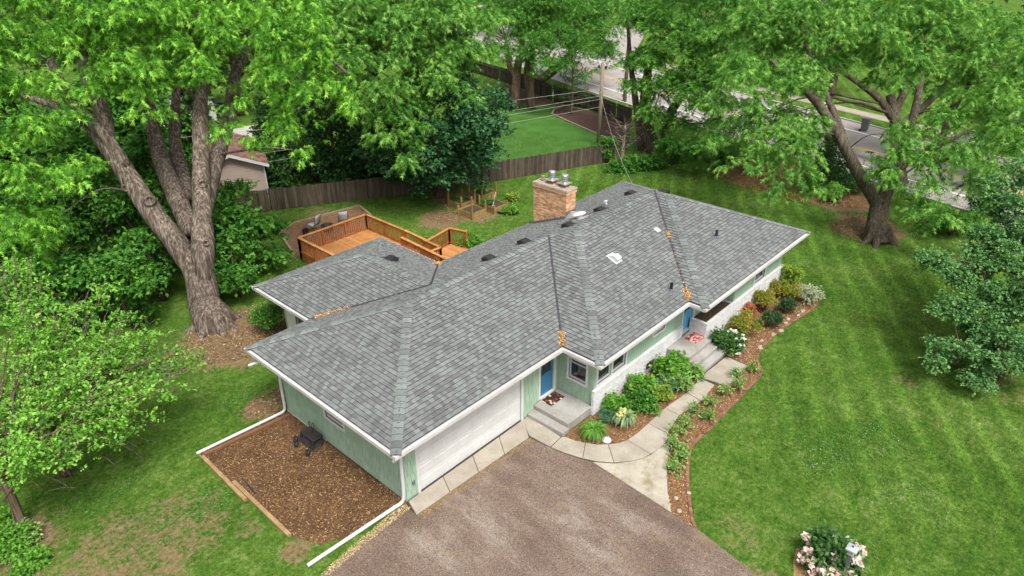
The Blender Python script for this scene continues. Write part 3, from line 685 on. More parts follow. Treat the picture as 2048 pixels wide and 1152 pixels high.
yl = ramp(nt, noise(nt, pos(nt, (1.0, .35, 1), rad(-20)), .8, 4, .65), [(.60, 0.0), (.74, .55)]); c = mix(nt, yl, c, (.25, .185, .10))
cn = noise(nt, pos(nt, (.5, .16, 1), rad(-14)), 1.0, 5, .55); cr_ = math_n(nt, 'ABSOLUTE', math_n(nt, 'SUBTRACT', cn, .52)); c = mix(nt, ramp(nt, cr_, [(.0, .35), (.004, 0.0)]), c, (.06, .045, .035))
# thin cracks
L(nt, c, b.inputs['Base Color']); bump(nt, b, noise(nt, v, 60, 3, .8), .5, .015); M_asph = m
tag(MB().prism(DR, -.02, .012).build('driveway', M_asph), kind='structure')
# apron slabs in front of the garage door
def lerp(a, b, t): return (a[0]+(b[0]-a[0])*t, a[1]+(b[1]-a[1])*t)
def slabset(name, polys, m, z0=-.03, z1=.035):
    base = empty(name, (polys[0][0][0], polys[0][0][1], 0)); tag(base, kind='structure')
    for p_ in polys:
        c_ = np.mean(np.array(p_), axis=0); q = []
        for x, y in p_:
            d = np.array([x, y])-c_; n_ = np.linalg.norm(d); q.append(tuple(c_+d*(1-.012/n_)))
        bevel(MB().prism(q, z0, z1).build('slab', m, base), .008)
    jm = MB()
    for p_ in polys:
        c_ = np.mean(np.array(p_), axis=0); jm.prism([tuple(c_+(np.array(q)-c_)*1.12) for q in p_], -.02, .0065+.0004*polys.index(p_))
    tag(jm.build('joint_sand', M_soil, base), kind='stuff')
    return base
ap_in = [(OV+.3, OV-.02), (6.42, OV-.02)]; o0, o1 = g2(833, 1031), g2(1058, 876)
ts = [0, .27, .52, .76, 1.0]
pol = []
for i in range(4):
    a, b_ = lerp((.86, .78), (6.42, .78), ts[i]), lerp((.86, .78), (6.42, .78), ts[i+1]); c_, d_ = lerp(o0, o1, ts[i+1]), lerp(o0, o1, ts[i]); pol.append([a, b_, c_, d_])
slabset('garage_apron', pol, M_conc)
Zp = lambda a, b: g2(1000+a*.27778, 640+b*.27778)
walk = [[(165, 725), (195, 690), (440, 846), (362, 918), (208, 836)], [(465, 842), (540, 872), (615, 888), (595, 1000), (470, 962), (364, 920), (438, 850)], [(615, 888), (700, 900), (778, 899), (820, 1030), (700, 1022), (595, 1000)],
        [(778, 899), (850, 890), (915, 868), (1085, 968), (1030, 995), (960, 1018), (820, 1030)], [(915, 868), (990, 815), (1065, 748), (1206, 822), (1208, 868), (1160, 922), (1085, 968)],
        [(1065, 748), (1190, 635), (1290, 690), (1206, 820)], [(1190, 635), (1342, 528), (1450, 588), (1290, 690)], [(1342, 528), (1442, 424), (1545, 470), (1450, 586)], [(1440, 415), (1628, 266), (1790, 336), (1640, 480)]]
WK = [[Zp(*q) for q in p_] for p_ in walk]
slabset('front_walk', WK, M_conc)
tri = [g2(*q) for q in ((1186, 925), (1228, 928), (1268, 923), (1301, 911), (1336, 884), (1338, 905), (1333, 935), (1335, 985), (1343, 1026))]
m, nt, b = nodes('stained_concrete'); b.inputs['Roughness'].default_value = .85
v = pos(nt); c = ramp(nt, noise(nt, v, 1.5, 4), [(.3, (.33, .295, .235)), (.7, (.43, .39, .32))])
st = ramp(nt, noise(nt, v, 1.1, 6, .7), [(.48, 0.0), (.62, .75)]); c = mix(nt, st, c, (.19, .155, .05)); c = mix(nt, 1.0, c, spread(nt, noise(nt, v, 30, 3), .3, .7, .1), 'MULTIPLY')
L(nt, c, b.inputs['Base Color']); M_stain = m
tag(MB().prism(tri, -.02, .022).build('concrete_wedge', M_stain), kind='structure')
M_mulch = mat('mulch', (.13, .062, .028), (.26, .14, .065), 7, .95, fine=(35, .4), bmp=(30, .9, .05))
M_chipbed = mat('wood_chip_bed', (.070, .036, .018), (.17, .095, .048), 1.1, .95, fine=(28, .4), bmp=(30, .9, .05))
inner = [(650, 690), (500, 800), (465, 842), (540, 872), (615, 888), (700, 900), (778, 899), (850, 890), (915, 868), (990, 815), (1065, 748), (1190, 635), (1342, 528), (1442, 424), (1430, 412)]
BED1 = [Zp(*q) for q in inner]+[(13.2, -.97), (8.3, -.97)]
outer = [(1450, 588), (1545, 470), (1640, 480), (1790, 336)]
edge_px = [(1390, 1056), (1384, 1040), (1377, 990), (1375, 950), (1379, 905), (1395, 880), (1420, 858), (1450, 825), (1490, 785), (1522, 748), (1518, 732), (1514, 715), (1530, 690), (1562, 660), (1600, 635), (1626, 617), (1639, 602), (1632, 586)]
EDGE = [g2(*q) for q in edge_px]
BED2 = [g2(1343, 1026), g2(1335, 985), g2(1333, 935), g2(1338, 905), g2(1336, 884)]+[Zp(*q) for q in ((1206, 822), (1290, 690), (1450, 588), (1545, 470), (1640, 480), (1790, 336))]+[(15.4, -2.7), (15.4, -1.69), (22.9, -1.69)]+EDGE[::-1]
tag(MB().prism(BED1, -.02, .010).build('foundation_bed', M_mulch), kind='structure')
tag(MB().prism(BED2, -.02, .010).build('border_bed', M_mulch), kind='structure')
CHIP = [(.82, 7.75), g2(398, 911), g2(450, 962), g2(520, 1020), g2(585, 1072), g2(640, 1090), g2(700, 1072), g2(806, 1005), (.82, .82)]
tag(MB().prism(CHIP, -.02, .011).build('wood_chip_bed', M_chipbed), kind='structure')
# curved edging of red pavers
M_paver = mat('red_paver', (.17, .075, .045), (.26, .13, .085), 5, .9, pv=.25, fine=(30, .1))
ed = empty('brick_edging', (*EDGE[3], 0), 'curved edging of red pavers between mulch and front lawn', 'edging')
ep = smooth_path([(x, y, 0) for x, y in EDGE], 8); acc = []; 
cum = np.concatenate([[0], np.cumsum([np.linalg.norm(ep[i+1]-ep[i]) for i in range(len(ep)-1)])]); sx_ = 0.0; EPX = np.array([q[0] for q in ep]); EPY = np.array([q[1] for q in ep])
while sx_ < cum[-1]-.2:
    q0 = (np.interp(sx_, cum, EPX), np.interp(sx_, cum, EPY)); q1 = (np.interp(sx_+.2, cum, EPX), np.interp(sx_+.2, cum, EPY)); sx_ += .212
    h_ = .05+rr.uniform(-.012, .012); MB().bar((*q0, h_-.04), (*q1, h_-.04+rr.uniform(-.006, .006)), .1, .08).build('paver', M_paver, ed)
# stoops
def stoop(name, boxes, label):
    e = empty(name, (boxes[0][0], boxes[0][2], 0), label, 'stoop')
    for n_, (x0, x1, y0, y1, z0, z1) in zip(['landing']+['step']*9, boxes): bevel(MB().box(x0, x1, y0, y1, z0, z1).build(n_, M_stoop, e), .02, 2)
stoop('side_stoop', [(6.98, 8.43, -.86, .80, 0, .36), (6.60, 6.978, -.92, .79, 0, .19)], 'two step concrete stoop before the deep blue door beside the garage')
stoop('front_stoop', [(13.42, 15.35, -2.02, -.97, 0, .54), (13.42, 15.42, -2.36, -2.022, 0, .36), (13.42, 15.48, -2.70, -2.362, 0, .18)], 'three step grey concrete stoop before the sky blue front door')
# doormats
def matmat(name, base, sc, thr, cells):
    m, nt, b = nodes(name); b.inputs['Roughness'].default_value = .95; v = pos(nt, sc); sx = nt.nodes.new('ShaderNodeSeparateXYZ'); L(nt, v, sx.inputs[0])
    ix = math_n(nt, 'FLOOR', sx.outputs[0]); iy = math_n(nt, 'FLOOR', sx.outputs[1]); wn_ = nt.nodes.new('ShaderNodeTexWhiteNoise'); wn_.noise_dimensions = '2D'
    cb = nt.nodes.new('ShaderNodeCombineXYZ'); L(nt, ix, cb.inputs[0]); L(nt, iy, cb.inputs[1]); L(nt, cb.outputs[0], wn_.inputs['Vector'])
    c = ramp(nt, wn_.outputs['Value'], cells, 'CONSTANT'); L(nt, c, b.inputs['Base Color']); return m
M_mat1 = matmat('mat_brown', 0, (13, 9.5, 1), 0, [(0, (.045, .015, .012)), (.62, (.62, .55, .42)), (.76, (.22, .06, .04)), (.9, (.03, .012, .01))])
M_mat2 = matmat('mat_red', 0, (9, 13, 1), 0, [(0, (.33, .045, .04)), (.4, (.60, .42, .40)), (.62, (.5, .2, .18)), (.86, (.16, .03, .03))])
tag(bevel(MB().box(7.36, 8.16, .24, .76, .361, .375).build('doormat', M_mat1), .004), 'dark brown doormat with cream squares on the side stoop', 'doormat')
tag(bevel(MB().box(14.56, 15.30, -1.72, -1.14, .541, .555).build('doormat', M_mat2), .004), 'red and pink chequered doormat on the three step front stoop', 'doormat')
# timbers around the chip bed
M_tim = mat('treated_timber', (.24, .15, .07), (.36, .25, .12), 4, .85, stretch=(1, 1, 1), fine=(20, .15), bmp=(30, .3, .02))
M_timb = mat('brown_timber', (.15, .07, .035), (.21, .1, .05), 4, .85, fine=(20, .12))
def timber(a, b, m, label, z=.05, wd=.13, h=.12): return tag(bevel(MB().bar((*a, z), (*b, z), wd, h).build('landscape_timber', m), .01), label, 'timber', 'timbers edging the chip bed')
timber(g2(402, 915), (.74, 7.42), M_timb, 'red brown timber beside the long white drain pipe at the chip bed')
timber(g2(402, 912), g2(492, 1003), M_tim, 'upper pale timber on the lawn edge of the chip bed')
timber(g2(468, 966), g2(580, 1074), M_tim, 'lower pale timber on the lawn edge of the chip bed')
timber(g2(484, 958), g2(512, 988), M_dark, 'short dark stake lying on the wood chips', .03, .05, .05)

# ------------------------------------------------------------------ folded wagon tipped against the garage
wg = empty('garden_wagon', (*g2(612, 890), 0), 'black folding garden wagon lying on its side on the wood chips', 'wagon')
o_ = np.array([.12, 5.55, 0.0])
def wp(a, b, c): return (.66+b*.85, 5.08+a*.85, c*.85)       # a along wall, b out from wall (negative), c up
# frame: the wagon lies on its side; its open top faces up and a little away from the wall
fr = MB()
A8 = {}
for i, a in enumerate((0, .95)):
    for j, bb in enumerate((-.15, -.62)):
        for k, z in enumerate((.06, .48)): A8[i, j, k] = wp(a, bb+(.12 if k else 0), z)
for a, b_ in [((0,0,0),(1,0,0)), ((0,0,1),(1,0,1)), ((0,1,0),(1,1,0)), ((0,1,1),(1,1,1)), ((0,0,0),(0,0,1)), ((0,1,0),(0,1,1)), ((1,0,0),(1,0,1)), ((1,1,0),(1,1,1)), ((0,0,0),(0,1,0)), ((0,0,1),(0,1,1)), ((1,0,0),(1,1,0)), ((1,0,1),(1,1,1))]:
    fr.tube([A8[a], A8[b_]], .014, 6)
fr.build('frame', mat('wagon_tube', (.04, .04, .043), rough=.45), wg)
cl = MB()
sag = lambda p_, q, t: tuple(np.array(p_)*(1-t)+np.array(q)*t)
for quad in (((0,0,0),(1,0,0),(1,1,0),(0,1,0)), ((0,0,1),(1,0,1),(1,1,1),(0,1,1)), ((0,1,0),(1,1,0),(1,1,1),(0,1,1)), ((0,0,0),(0,1,0),(0,1,1),(0,0,1)), ((1,0,0),(1,1,0),(1,1,1),(1,0,1))):
    c4 = [np.array(A8[q]) for q in quad]; n_ = 5; b0 = len(cl.v); ctr = np.mean(list(map(np.array, A8.values())), axis=0)
    for i in range(n_+1):
        for j in range(n_+1):
            s_, t_ = i/n_, j/n_; p_ = c4[0]*(1-s_)*(1-t_)+c4[1]*s_*(1-t_)+c4[2]*s_*t_+c4[3]*(1-s_)*t_
            p_ = p_+(ctr-p_)*.42*math.sin(math.pi*s_)*math.sin(math.pi*t_)+np.array([rr.uniform(-.012, .012) for _ in range(3)]); cl.v.append(tuple(p_))
    for i in range(n_):
        for j in range(n_): cl.f.append((b0+i*(n_+1)+j, b0+(i+1)*(n_+1)+j, b0+(i+1)*(n_+1)+j+1, b0+i*(n_+1)+j+1))
cl.build('fabric_tub', mat('black_cloth', (.015, .013, .014), (.04, .03, .03), 6, .8, fine=(25, .3)), wg, True)
def wheel(a, b, z, r_=.115):
    c0 = Vector(wp(a, b, z)); ax = Vector((-.75, .15, .45)).normalized(); t = ax.orthogonal().normalized(); u_ = ax.cross(t); M = Matrix(((t.x, u_.x, ax.x, c0.x), (t.y, u_.y, ax.y, c0.y), (t.z, u_.z, ax.z, c0.z), (0, 0, 0, 1)))
    w_ = MB().lathe(0, 0, [(r_*.6, -.035), (r_, -.03), (r_, .03), (r_*.6, .035), (r_*.6, -.035)], 18, M).build('wheel', M_black, wg, True)
    MB().lathe(0, 0, [(.02, -.045), (r_*.58, -.02), (r_*.58, .02), (.02, .045)], 12, M).build('hub', M_dark, w_)
    MB().tube([tuple(c0), tuple(c0+Vector((.2, 0, .08)))], .012, 6).build('axle', M_black, w_)
wheel(1.06, -.72, .13); wheel(.78, -.88, .12); wheel(-.02, -.84, .12)
hd = MB(); hd.tube(smooth_path([wp(.62, -.06, .5), wp(.64, -.02, .72), wp(.72, -.02, .76), wp(.78, -.06, .55)], 4), .014, 6).tube(smooth_path([wp(.9, -.06, .5), wp(.93, -.02, .70), wp(1.0, -.04, .66), wp(1.0, -.06, .5)], 4), .014, 6)
hd.build('handle', M_black, wg, True)

# ------------------------------------------------------------------ DECK
M_cedar = mat('cedar_stain', (.38, .16, .05), (.53, .26, .095), 3, .6, pv=.16, stretch=(1, 1, 1), fine=(18, .12))
M_cedr = mat('cedar_rail', (.28, .090, .026), (.40, .15, .05), 3, .6, pv=.15, fine=(18, .12))
deck = empty('deck', (8.4, 18.65, 0), 'stained cedar deck with baluster railings behind the house wing', 'deck')
DZ, RZ = .46, 1.40; dx0, dx1, dy0, dy1 = 8.42, 12.85, 11.9, 18.62
y = 12.75; 
x = dx0
while x < dx1-.02:
    MB().box(x+.004, x+.136, 12.72, dy1, DZ-.035, DZ+rr.uniform(-.002, .002)).build('deck_board', M_cedar, deck); x += .14
MB().box(dx0+.02, dx1-.02, 12.74, dy1-.02, .05, DZ-.05).build('deck_frame', M_cedr, deck)
def railing(pts, z_top, z_bot, par, posts_end=True, skirt=0.0):
    for (a, b_) in zip(pts[:-1], pts[1:]):
        a, b_ = np.array(a, float), np.array(b_, float); Ln = np.linalg.norm(b_-a); d = (b_-a)/Ln; nrm = np.array([d[1], -d[0]])
        za, zb = (z_top if not hasattr(z_top, '__len__') else z_top[0]), (z_top if not hasattr(z_top, '__len__') else z_top[1])
        ba, bb = (z_bot if not hasattr(z_bot, '__len__') else z_bot[0]), (z_bot if not hasattr(z_bot, '__len__') else z_bot[1])
        MB().bar((*a, za-.02), (*b_, zb-.02), .16, .04).build('handrail', M_cedar, par)
        MB().bar((*a, za-.09), (*b_, zb-.09), .045, .09).build('top_rail', M_cedr, par)
        MB().bar((*a, ba+.1), (*b_, bb+.1), .045, .09).build('bottom_rail', M_cedr, par)
        n_ = max(1, round(Ln/1.6))
        for i in range(n_+1):
            t = i/n_; p_ = a+d*Ln*t; zz = za+(zb-za)*t-.045; zz0 = ba+(bb-ba)*t-.3
            MB().box(p_[0]-.05, p_[0]+.05, p_[1]-.05, p_[1]+.05, zz0, zz).build('post', M_cedr, par)
        k = int(Ln/.125)
        for i in range(1, k):
            t = i/k; p_ = a+d*Ln*t+nrm*.03; z0, z1 = ba+(bb-ba)*t+.04-skirt, za+(zb-za)*t-.05
            MB().box(p_[0]-.018, p_[0]+.018, p_[1]-.018, p_[1]+.018, z0, z1).build('baluster', M_cedr, par)
railing([(dx0, 13.0), (dx0, dy1), (dx1, dy1), (dx1, 15.3)], RZ, DZ, deck, skirt=.42)
stp = MB()
# lower walk with its railings towards the house, and landing by the lawn
railing([(12.86, 15.2), (12.98, 13.6)], (RZ, 1.25), (DZ, .35), deck); railing([(12.1, 14.55), (11.9, 11.0)], 1.42, .42, deck)
railing([(12.72, 13.45), (12.66, 12.1)], 1.40, .42, deck); railing([(12.0, 12.1), (12.66, 12.1)], 1.40, .42, deck)
railing([(13.05, 13.55), (14.95, 13.95), (15.3, 12.9)], (1.22, 1.2), .26, deck)
x = 12.9
while x < 15.3: MB().box(x+.004, x+.136, 12.0, 13.9, .2, .235).build('deck_board', M_cedar, deck); x += .14
x = 11.8
while x < 12.9: MB().box(x+.004, x+.136, 10.6, 14.9, .38, .41).build('deck_board', M_cedar, deck); x += .14
mb = MB().box(13.0, 14.6, 10.9, 12.6, -.02, .03); tag(mb.build('patio_slab', M_conc), kind='structure')

# ------------------------------------------------------------------ chip patio behind the deck with chairs and fire pit
PAT = [g2(560, 468), g2(590, 447), g2(718, 413), g2(742, 432), (13.4, 18.9), (8.2, 19.3), g2(585, 505)]
tag(MB().prism(PAT, -.02, .009).build('patio_bed', mat('patio_chips', (.16, .085, .045), (.28, .165, .10), 5, .95, fine=(30, .35), bmp=(25, .8, .05))), kind='structure')
M_tim2 = mat('grey_timber', (.22, .16, .1), (.34, .27, .18), 4, .9, fine=(20, .15))
for a, b_, lab in ((PAT[1], PAT[2], 'grey timber behind the two patio chairs'), (PAT[2], PAT[3], 'dark timber at the far end of the chip patio'), (PAT[0], PAT[1], 'grey timber at the fence end of the chip patio'), (PAT[0], PAT[6], 'grey timber along the left side of the chip patio')):
    tag(MB().bar((*a, .05), (*b_, .05), .15, .12).build('landscape_timber', M_tim2), lab, 'timber', 'timbers edging the patio')
M_sling = mat('grey_sling', (.42, .40, .38), (.50, .48, .46), 6, .8)
M_frame = mat('chair_frame', (.09, .085, .08), rough=.5)
def chair(loc, rz, label):
    LOCAL[0] = True
    c = empty('patio_chair', loc, label, 'chair', 'patio chairs by the fire pit'); c.rotation_euler = (0, 0, rz)
    def sheet(pts, name):
        mb = MB(); n_ = len(pts)
        for x in (-.25, .25):
            for (y, z) in pts: mb.v.append((x, y, z))
        mb.f = [(i, i+1, n_+i+1, n_+i) for i in range(n_-1)]; o = mb.build(name, M_sling, c, True); s_ = o.modifiers.new('s', 'SOLIDIFY'); s_.thickness = .012
    sheet([(-.27, .44), (-.1, .41), (.15, .39), (.24, .40)], 'seat'); sheet([(.24, .40), (.3, .55), (.40, .85), (.47, 1.08)], 'backrest')
    for s_ in (-1, 1):
        MB().tube(smooth_path([(s_*.27, .45, 1.1), (s_*.27, .26, .42), (s_*.27, -.28, .46), (s_*.27, -.36, .02)], 4), .014, 6).build('side_frame', M_frame, c, True)
        MB().tube(smooth_path([(s_*.29, .34, .66), (s_*.31, .0, .66), (s_*.31, -.24, .62), (s_*.28, -.29, .44)], 4), .016, 6).build('armrest', M_frame, c, True)
        MB().tube([(s_*.27, .2, .42), (s_*.27, .42, .02)], .014, 6).build('leg', M_frame, c)
    LOCAL[0] = False
chair((*g2(628, 462), 0.009), rad(200), 'left grey sling patio chair facing the fire pit'); chair((*g2(688, 452), 0.009), rad(150), 'right grey sling patio chair behind the deck railing')
p_ = g2(656, 462); fp = empty('fire_pit', (*p_, 0.01), 'small round black fire pit between the two patio chairs', 'fire pit')
MB().lathe(*p_, [(.12, .18), (.30, .24), (.36, .36), (.38, .37), (.38, .39), (.34, .385), (.28, .28), (.05, .24)], 20).build('bowl', M_black, fp, True)
for k in range(3):
    a = k*2.1; MB().tube([(p_[0]+.22*math.cos(a), p_[1]+.22*math.sin(a), .26), (p_[0]+.34*math.cos(a), p_[1]+.34*math.sin(a), .0)], .016, 6).build('leg', M_black, fp)
p_ = g2(612, 468); mb = MB(); mb.lathe(*p_, [(.17, .01), (.2, .3), (.19, .3), (.16, .1)], 14); tag(mb.build('plant_pot', M_black), 'small black pot in front of the left patio chair', 'pot')

# ------------------------------------------------------------------ raised garden beds
M_rb = mat('bed_board', (.22, .135, .05), (.34, .24, .09), 3, .85, pv=.15, fine=(16, .15))
def raised(cx_, cy_, sx, sy, h, posts, label, rz=0.0):
    e = empty('raised_bed', (cx_, cy_, 0), label, 'garden bed', 'raised garden beds'); x0, x1, y0, y1 = cx_-sx/2, cx_+sx/2, cy_-sy/2, cy_+sy/2
    nb = 2
    for k in range(nb):
        z0, z1 = k*h/nb, (k+1)*h/nb-.006
        for (a, b_, c_, d_) in ((x0, x1, y0, y0+.04), (x0, x1, y1-.04, y1), (x0, x0+.04, y0+.041, y1-.041), (x1-.04, x1, y0+.041, y1-.041)): MB().box(a, b_, c_, d_, z0, z1).build('board', M_rb, e)
    for (a, b_), ph in zip(((x0, y0), (x1, y0), (x0, y1), (x1, y1)), posts): MB().box(a-.045, a+.045, b_-.045, b_+.045, 0, ph).build('post', M_rb, e)
    MB().box(x0+.045, x1-.045, y0+.045, y1-.045, 0, h-.08).build('soil', M_soil, e)
    return e
raised(19.2, 16.45, 1.15, 1.2, .42, (1.0, .95, .62, .9), 'nearest raised bed of pale boards with four tall corner posts')
raised(20.75, 16.1, 1.15, 1.3, .42, (.6, .6, .95, .8), 'raised bed beside the chimney with a white stake')
raised(19.9, 18.1, 1.2, 1.2, .42, (.9, 1.0, .95, .8), 'left back raised bed by the maple trunk', )
raised(21.7, 18.0, 1.3, 1.2, .5, (1.0, 1.05, 1.0, .9), 'tall dark raised bed at the back of the group')
tag(MB().tube([(20.5, 15.9, .35), (21.2, 16.3, .98)], .02, 6).build('garden_stake', M_vinyl), 'white stake leaning in the raised bed beside the chimney', 'stake')
q = g2(1004, 425); tag(MB().lathe(*q, [(.2, .0), (.34, .06), (.36, .14), (.3, .15), (.22, .08)], 18).build('black_basin', M_black), 'flat black basin in front of the raised beds', 'basin')

# ------------------------------------------------------------------ FENCES
M_fen = mat('weathered_fence', (.060, .044, .033), (.125, .095, .072), 2.0, .9, pv=.35, stretch=(3, 3, .4), fine=(14, .2))
def fence(name, pts, h, pw, label, m, gap=.008, backrail=True):
    f = empty(name, (*pts[0], 0), label, 'fence')
    for a, b_ in zip(pts[:-1], pts[1:]):
        a, b_ = np.array(a, float), np.array(b_, float); Ln = np.linalg.norm(b_-a); d = (b_-a)/Ln; n_ = np.array([-d[1], d[0]])
        k = int(Ln/pw)
        for i in range(k):
            p0 = a+d*(i*pw+gap/2); p1 = a+d*((i+1)*pw-gap/2); hh = h+rr.uniform(-.025, .025); o = n_*(.02+rr.uniform(-.004, .004))
            vs = [(p0[0], p0[1], .03), (p1[0], p1[1], .03), (p1[0]+o[0], p1[1]+o[1], .03), (p0[0]+o[0], p0[1]+o[1], .03)]
            tl = [(q[0], q[1], hh) for q in vs]
            MB().add(vs+tl, [(4,5,6,7),(0,1,5,4),(1,2,6,5),(2,3,7,6),(3,0,4,7)]).build('picket', m, f)
        for z in (.35, h-.3):
            q = n_*.055; MB().bar((a[0]+q[0], a[1]+q[1], z), (b_[0]+q[0], b_[1]+q[1], z), .06, .09).build('rail', m, f)
        for i in range(int(Ln/2.4)+1):
            p_ = a+d*min(Ln, i*2.4)+n_*.08; MB().box(p_[0]-.05, p_[0]+.05, p_[1]-.05, p_[1]+.05, 0, h+.02).build('post', m, f)
fence('picket_fence', [(8.0, 28.05), g2(545, 421), g2(850, 386), g2(1020, 358), g2(1238, 321)], 1.42, .142, 'dark weathered board fence along the back of the yard', M_fen)
M_fen2 = mat('grey_board_fence', (.055, .045, .033), (.10, .085, .066), 2.0, .9, pv=.18, stretch=(2, 2, .4), fine=(10, .15))
fence('board_fence', [g2(1262, 252), g2(1231, 241), g2(1177, 219), g2(1145, 213), g2(1104, 202), g2(1068, 186), g2(1000, 162), g2(930, 140)], 1.55, .30, 'grey board fence between the far lawn and the road', M_fen2)

# ------------------------------------------------------------------ neighbour lawn bed, road
M_dmul = mat('dark_mulch', (.05, .027, .02), (.10, .058, .043), 6, .95, fine=(20, .4), bmp=(15, .8, .05))
NB = [g2(*q) for q in ((1104, 228), (1130, 240), (1180, 262), (1236, 286), (1246, 290))]+[g2(*q) for q in ((1258, 253), (1231, 242), (1177, 221), (1145, 215), (1104, 204), (1068, 188), (1010, 168), (1000, 180), (1022, 202), (1060, 209), (1100, 209), (1126, 214), (1108, 222))]
tag(MB().prism(NB, -.02, .02).build('neighbour_bed', M_dmul), kind='structure')
ep2 = [g2(*q) for q in ((1126, 213), (1108, 221), (1104, 229), (1130, 241), (1180, 263), (1236, 287))]
M_nl = mat('neighbour_lawn', (.032, .105, .012), (.062, .16, .02), .7, .95, fine=(9, .3), bmp=(12, .5, .05))
NL = [g2(*q) for q in ((1236, 287), (1180, 263), (1130, 241), (1104, 229), (1108, 221), (1126, 213), (1060, 205), (1020, 200))]+[(30, 34), (24, 30), (26, 20.2)]+[g2(1220, 318)]
tag(MB().prism(NL, -.02, .007).build('neighbour_lawn', M_nl), kind='structure')
eb = empty('bed_edging', (*ep2[2], 0), 'low timber edging around the neighbour mulch bed', 'edging')
for a, b_ in zip(ep2[:-1], ep2[1:]): MB().bar((*a, .05), (*b_, .05), .15, .12).build('board', M_tim2, eb)
RC = [(38.0, -40.0), (42.5, -22.0), (49.57, 3.63), (57.9, 31.7), (62.9, 44.7), (74.0, 68.0), (90, 100)]
rp = np.array(smooth_path([(x, y, 0) for x, y in RC], 8))
def strip(o0, o1, z, name, m, kind='structure', z0=None, s0=0, s1=None, par=None):
    t = np.gradient(rp[:, :2], axis=0); t /= np.linalg.norm(t, axis=1)[:, None]; n_ = np.stack([t[:, 1], -t[:, 0]], -1); mb = MB()
    k = len(rp)
    for i in range(k):
        for o in (o0, o1): p_ = rp[i, :2]+n_[i]*o; mb.v.append((p_[0], p_[1], z))
    mb.f = [(2*i+1, 2*i, 2*i+2, 2*i+3)[::-1] for i in range(k-1)]
    o = mb.build(name, m, par)
    if not par: tag(o, kind=kind)
    return o
M_road = mat('road', (.28, .25, .235), (.37, .335, .315), .5, .9, fine=(6, .08))
M_yel = mat('yellow_line', (.62, .43, .06), rough=.7); M_wl = mat('white_line', (.75, .74, .72), rough=.7)
road = strip(-6.2, 6.6, .006, 'road', M_road)
strip(-.28, -.14, .011, 'centre_line', M_yel, par=road); strip(.14, .28, .011, 'centre_line', M_yel, par=road); strip(-3.75, -3.55, .011, 'edge_line', M_wl, par=road); strip(4.0, 4.2, .011, 'edge_line', M_wl, par=road)
M_kerb = mat('kerb', (.42, .4, .37), rough=.9)
for o in (-6.35, 6.6):
    k_ = strip(o, o+.18, .12, 'kerb', M_kerb); s_ = k_.modifiers.new('s', 'SOLIDIFY'); s_.thickness = .12; s_.offset = -1
strip(9.2, 10.8, .012, 'sidewalk', M_conc)
tag(MB().prism([(66.0, 42.0), (69.0, 38.5), (95, 52), (93, 58)], -.02, .016).build('far_driveway', M_road), kind='structure')
tag(MB().prism([(56.0, -1.5), (58.5, -8.0), (82, -14), (84, -4)], -.02, .016).build('side_street', mat('side_asphalt', (.12, .12, .125), (.17, .17, .175), 1, .9)), kind='structure')

# ------------------------------------------------------------------ poles and wires
M_pole = mat('pole_wood', (.20, .15, .11), (.33, .27, .21), 2, .9, stretch=(4, 4, .3), fine=(12, .2))
M_wire = mat('wire', (.35, .35, .34), rough=.5)
def pole(x, y, h, r_, label, top=True, dark=False):
    e = empty('utility_pole', (x, y, 0), label, 'utility pole'); MB().tube([(x, y, 0), (x+.04, y, h*.5), (x, y, h)], [r_, r_*.9, r_*.75], 12).build('shaft', M_pole, e, True)
    for k, z in enumerate((h-.35, h-.3)):
        s_ = -1 if k else 1; MB().lathe(x+s_*.22, y-s_*.15, [(.03, z-.1), (.09, z-.06), (.09, z+.06), (.04, z+.1)], 10).build('insulator', M_black, e)
    MB().bar((x-.32, y+.22, h-.5), (x+.32, y-.22, h-.5), .07, .09).build('crossarm', M_pole, e)
    for z in (h-1.9, h-2.2, h-2.7): MB().box(x-.16, x-.08, y-.04, y+.04, z-.06, z+.06).build('bracket', M_metal, e)
    return e
pole(36.27, 19.3, 6.5, .17, 'bare wooden utility pole standing behind the yard fence above the mulch bed')
p2_ = pole(50.2, 26.3, 11.5, .2, 'dark tall utility pole with a grey transformer beside the road'); MB().lathe(50.0, 25.95, [(.2, 8.0), (.24, 8.05), (.24, 8.75), (.2, 8.85), (.1, 8.95)], 14).build('transformer', M_metal, p2_)
fd = np.array([-23.0, 10.7, 0])/25.37; p0 = np.array([36.27, 19.3, 0])
def wire(a, b_, sag, r_, label):
    a, b_ = np.array(a, float), np.array(b_, float); pts = [a*(1-t)+b_*t-np.array([0, 0, sag*4*t*(1-t)]) for t in np.linspace(0, 1, 17)]
    tag(MB().tube(pts, r_, 5).build('overhead_wire', M_wire), label, 'wire', 'wires from the wooden pole')
e1 = p0+fd*46
for z0, z1, lab in ((4.55, 3.8, 'topmost wire running left from the wooden pole'), (4.0, 2.1, 'second wire running left from the wooden pole'), (3.75, 1.6, 'third wire running left from the wooden pole'), (3.15, .95, 'lowest wire running left from the wooden pole')):
    wire(p0+np.array([-.1, 0, z0]), e1+np.array([0, 0, z1+.6]), .35, .011, lab)
wire((36.2, 19.2, 3.9), (22.7, 7.2, 3.3), .5, .012, 'service wire dropping from the pole to the house roof')
wire((50.2, 26.3, 6.5), (60, 45, 6.5), .4, .02, 'dark cable leaving the tall pole along the road')

